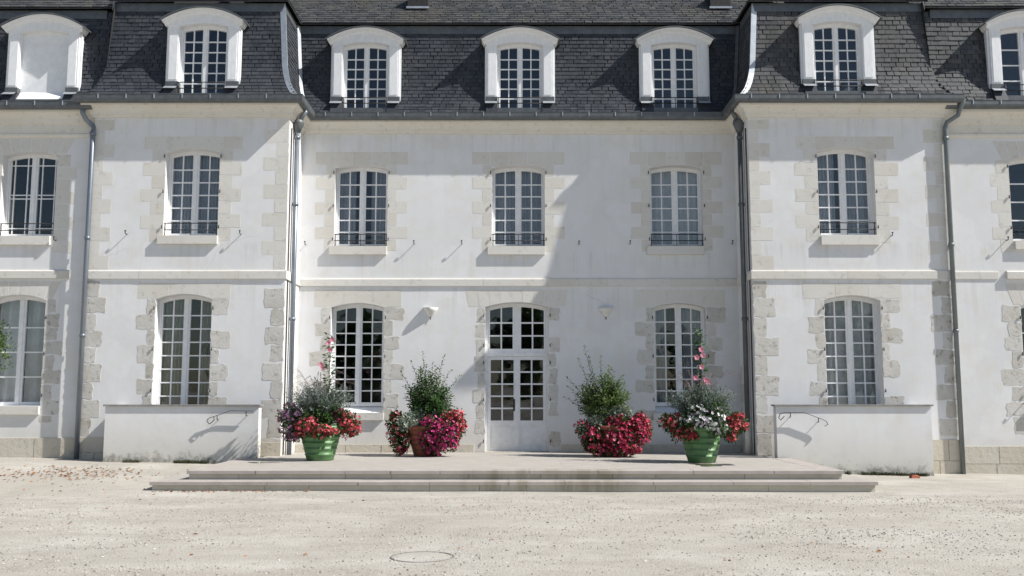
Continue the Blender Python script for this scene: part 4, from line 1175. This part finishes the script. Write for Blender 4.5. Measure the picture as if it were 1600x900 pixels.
mass('silver_ragwort', L0, 'silver foliage at the front of the left clay pot', 'plant', [(-.22, -.32, .14, .42, .16, .18, 0, 520)], 'bloom_white', 'leaf_silver', grp='silver foliage plants')
grass((X-.05, Y-.2, PZ+.66), 'violet grey filler under the shrub left of the door', 50, .45, .4, 'leaf_greyviolet')
# right clay pot
X, Y = 2.00, -1.42
pot(X, Y, 'terracotta', 'clay pot almost hidden by crimson flowers right of the door', False, .66, .45, .275)
L0 = (X, Y, PZ+.62)
shrub((X-.18, Y, PZ+.66), 'light green loose shrub right of the door', .62, 1.38, 'leaf_light', 130, [(-.42, 0, 1.72), (-.32, 0, 1.50), (-.55, 0, 1.45), (-.05, 0, 1.52), (-.80, .1, 1.05), (-.86, 0, .62), (.45, 0, 1.1), (-.78, 0, .85)], lsize=.075)
mass('petunia', L0, 'broad crimson petunia mass hiding the right clay pot', 'flowers', [(-.45, -.25, -.16, .30, .26, .34, 230, 560), (.05, -.40, -.18, .34, .20, .34, 420, 330), (.48, -.22, -.12, .32, .26, .36, 420, 330), (.58, -.1, .16, .18, .18, .16, 130, 110), (.10, -.32, .12, .30, .18, .14, 130, 130), (-.30, -.3, -.44, .36, .22, .16, 150, 180), (.2, -.38, -.46, .40, .2, .15, 200, 120)], 'bloom_crimson', 'leaf_mid')
mass('petunia', L0, 'pinkish coral petunias at the right end of the right clay pot', 'flowers', [(.76, -.16, -.02, .10, .14, .24, 80, 60)], 'bloom_coral')
mass('silver_ragwort', L0, 'silver foliage sprays at the front of the right clay pot', 'plant', [(.14, -.22, .30, .30, .12, .17, 0, 380), (-.36, -.3, .10, .22, .12, .16, 0, 240)], 'bloom_white', 'leaf_silver', grp='silver foliage plants')
grass((X-.3, Y-.2, PZ+.64), 'violet grey filler under the shrub right of the door', 55, .50, .42, 'leaf_greyviolet')
# right green pot
X, Y = 3.57, -3.20
pot(X, Y, 'green_glaze', 'glossy green ribbed pot with white and coral flowers near the right pavilion')
L0 = (X, Y, PZ+.66)
mass('petunia', L0, 'white petunias over the front of the right green pot', 'flowers', [(.05, -.40, .20, .36, .18, .24, 150, 280), (-.32, -.30, .16, .18, .14, .14, 40, 110), (.22, -.42, .0, .22, .12, .16, 40, 120)], 'bloom_white', br=.042)
mass('geranium', L0, 'coral geraniums at the left of the right green pot', 'flowers', [(-.58, -.15, .08, .24, .2, .20, 120, 220), (-.42, -.30, -.08, .20, .14, .14, 70, 110), (-.26, -.38, -.14, .12, .1, .10, 40, 40)], 'bloom_coral')
mass('geranium', L0, 'bright coral geraniums pushing out right of the right green pot', 'flowers', [(.62, -.10, .10, .22, .18, .22, 170, 180), (.78, -.12, .02, .12, .12, .12, 60, 50), (.55, -.2, -.14, .14, .14, .12, 50, 90)], 'bloom_coral')
grass((X-.02, Y, PZ+.68), 'airy grey violet foliage filling the right green pot', 300, 1.0, .76, 'leaf_greyviolet', 28)
shrub((X+.05, Y-.05, PZ+.66), 'mid green leafy filler low in the right green pot', .62, .80, 'leaf_mid', 55, name='leafy_plant', cat='plant', grp='leafy filler plants')
vine((X-.01, Y-.04, PZ+.7), 'pink flowering vine on a stick in the right green pot', 1.84, [(.02, 1.50), (-.07, 1.34), (.05, 1.38), (.02, 1.16), (-.10, .94), (.10, .90), (.14, .86)])

# wet patch left by watering beside the right green pot, and at the left one
def film(name, x, y, rx, ry, lab):
    m = MB(); n = 26; pts = []
    for i in range(n):
        t = 2*math.pi*i/n; k = 1+.28*math.sin(3*t+1)+.16*math.sin(7*t+x); pts.append((math.cos(t)*rx*k, math.sin(t)*ry*k, 0))
    m.add(pts, [tuple(range(n))]); tag(m.build(name, 'wet_film', None, (x, y, .3085)), lab, kind='structure')
film('water', 3.60, -3.95, .36, .34, 'shallow wet patch on the terrace before the right green pot')
film('water', -5.0, -3.35, .30, .14, 'small wet patch on the terrace before the left green pot')

# ---------------------------------------------------------------- clipped tree at the left picture edge
tx, ty = -10.12, -4.2
tree = tag(empty('small_tree', (tx, ty, gz(tx, ty))), 'small leafy tree whose crown pokes in at the left edge', 'tree')
MB().lathe([(0, 0), (.24, 0), (.34, .45), (.36, .45), (.36, .5), (.32, .5), (.31, .42), (0, .42)], 20).build('tub', 'terracotta', tree)
MB().tube([(0, 0, .4), (.03, .01, 1.1), (0, 0, 1.9), (-.02, 0, 2.65)], [.045, .04, .03, .012], 7).tube([(0, 0, 1.7), (.25, .1, 2.5)], .014, 5).tube([(0, 0, 1.8), (-.3, .0, 2.5)], .014, 5).tube([(.02, 0, 1.75), (.1, -.3, 2.5)], .014, 5).build('trunk', 'bark', tree)
lf = MB()
cl = [(Vector((jit(.36), jit(.36), 2.38+jit(.34))), rnd.uniform(.12, .22)) for i in range(26)]
for c, r in cl:
    for i in range(80):
        d = Vector((rnd.gauss(0, 1), rnd.gauss(0, 1), rnd.gauss(0, 1))).normalized()
        lf.leaf(c+d*r*rnd.random()**.4, (d+Vector((jit(.7), jit(.7), jit(.7)))).normalized(), Vector((jit(1), jit(1), 1)), rnd.uniform(.05, .09), rnd.uniform(.025, .04))
tag(lf.build('crown', 'leaf_light', tree), kind='stuff')

# ---------------------------------------------------------------- things on the gravel
mh = tag(empty('manhole_cover', (-1.04, -12.35, gz(-1.04, -12.35)-.002)), 'round manhole cover half buried in the gravel', 'manhole cover')
MB().lathe([(.300, .002), (.304, .009), (.318, .009), (.323, .002)], 40).build('rim', 'cast_iron_cover', mh)
MB().lathe([(.290, .004), (.2, .006), (0, .007)], 40).build('plate', 'gravel_sand', mh)
bk = MB(); pts = [(-.10, -.04, 0), (.09, -.05, 0), (.11, .05, 0), (-.08, .06, 0), (-.085, -.035, .07), (.10, -.045, .055), (.09, .045, .075), (-.09, .05, .05)]
bk.add(pts, [(0,3,2,1), (4,5,6,7), (0,1,5,4), (1,2,6,5), (2,3,7,6), (3,0,4,7)])
o = bk.build('brick_fragment', 'brick_red', None, (7.95, -2.65, gz(7.95, -2.65)-.005)); o.rotation_euler = (0, .1, .3)
tag(o, 'broken red brick lying before the right low wall', 'brick')

# weeds at the foot of the low walls
def weeds(lab, spots):
    m = MB()
    for x0, x1, y, n in spots:
        for i in range(n):
            x = rnd.uniform(x0, x1); yy = y+jit(.05); z = gz(x, yy)
            for k in range(4):
                d = Vector((jit(1), jit(.8)-.2, rnd.uniform(.3, 1.1)))
                m.leaf(Vector((x+jit(.02), yy+jit(.02), z)), d, Vector((jit(1), jit(1), .3)), rnd.uniform(.03, .10), rnd.uniform(.012, .03))
    tag(m.build('weeds', 'weed_leaf'), lab, 'weeds', kind='stuff')
weeds('low weeds at the foot of the left low wall', [(-8.2, -7.9, -2.08, 30), (-7.15, -6.45, -2.10, 120)])
weeds('dark weeds at the foot of the right low wall', [(6.35, 6.85, -2.08, 60), (7.1, 8.45, -2.09, 190)])

# fallen leaves
m = MB()
def dead(x, y):
    z = gz(x, y)+.006; a = rnd.random()*6.28; d = Vector((math.cos(a), math.sin(a), jit(.3))); s = rnd.uniform(.035, .075)
    m.leaf(Vector((x, y, z)), d, Vector((jit(.5), jit(.5), 1)), s, s*.7, .5)
for i in range(330): dead(-8.35+rnd.gauss(0, .85), -4.0+rnd.gauss(0, .42))
for i in range(60): dead(rnd.uniform(-11, -6), rnd.uniform(-6.5, -3))
for i in range(70): dead(rnd.uniform(-6.3, -3.5), -5.78+jit(.06))
for i in range(60): dead(rnd.uniform(-9, 9), rnd.uniform(-13.5, -6))
tag(m.build('fallen_leaves', 'dead_leaf'), 'rust brown fallen leaves scattered on the gravel at the left', 'leaves', kind='stuff')

# loose gravel, denser in drifts
m = MB()
def peb(x, y, r):
    z = gz(x, y)+r*.25; vs = []
    ph = rnd.random()*6.28
    for k in range(5):
        t = ph+2*math.pi*k/5; rr = r*rnd.uniform(.7, 1.15); vs.append((x+math.cos(t)*rr, y+math.sin(t)*rr, z-r*.1))
    vs += [(x+jit(r*.2), y+jit(r*.2), z+r*rnd.uniform(.4, .8))]
    m.add(vs, [(k, (k+1) % 5, 5) for k in range(5)])
cl = [(rnd.uniform(-9, 9), rnd.uniform(-14.5, -6.4), rnd.uniform(.15, .9)) for i in range(170)]
for cx, cy, s in cl:
    for i in range(int(110*s+10)): peb(cx+rnd.gauss(0, s*1.2), cy+rnd.gauss(0, s*.35), rnd.uniform(.005, .016))
for i in range(9000): peb(rnd.uniform(-10, 10), rnd.uniform(-15, -6), rnd.uniform(.004, .011))
for i in range(500): peb(rnd.uniform(-9, 9), rnd.uniform(-14.5, -6.2), rnd.uniform(.012, .022))
tag(m.build('loose_gravel', 'pebble'), 'loose pebbles in drifts on the courtyard', 'gravel', kind='stuff')

# ---------------------------------------------------------------- trees on the far side of the courtyard (seen only as reflections in the panes)
def far_tree(x, y, h, lab, seed):
    q = random.Random(seed)
    root = tag(empty('broadleaf_tree', (x, y, 0)), lab, 'tree', 'trees across the courtyard')
    t = MB(); t.tube([(0, 0, -.2), (.1, 0, h*.3), (-.1, .1, h*.6), (0, 0, h*.9)], [.35, .27, .17, .05], 8)
    lf = MB()
    for i in range(34):
        a = q.random()*6.28; r = h*.30*math.sqrt(q.random()); z = h*q.uniform(.26, .95); k = 1-abs(z/h-.55)*1.1
        c = Vector((math.cos(a)*r*k, math.sin(a)*r*k, z)); R0 = h*q.uniform(.07, .12)
        if i < 10: t.tube([(0, 0, z*.6), tuple(c*.5+Vector((0, 0, z*.4))), tuple(c)], [.12, .07, .02], 5)
        for j in range(70):
            d = Vector((q.gauss(0, 1), q.gauss(0, 1), q.gauss(0, 1))).normalized()
            lf.leaf(c+d*R0*q.random()**.4, (d+Vector((q.uniform(-1, 1), q.uniform(-1, 1), q.uniform(-1, 1)))).normalized(), Vector((q.uniform(-1, 1), q.uniform(-1, 1), 1)), h*.06, h*.045)
    t.build('trunk', 'bark', root); tag(lf.build('crown', 'leaf_dark', root), kind='stuff')
names = ['first', 'second', 'third', 'fourth', 'fifth', 'sixth', 'seventh', 'eighth', 'ninth']
for i in range(9):
    far_tree(-32+8*i+(i*37 % 5)-2, -60-(i*53 % 7), 7+(i*29 % 3), 'tall dark broadleaf tree across the courtyard, %s from the left' % names[i], 100+i)
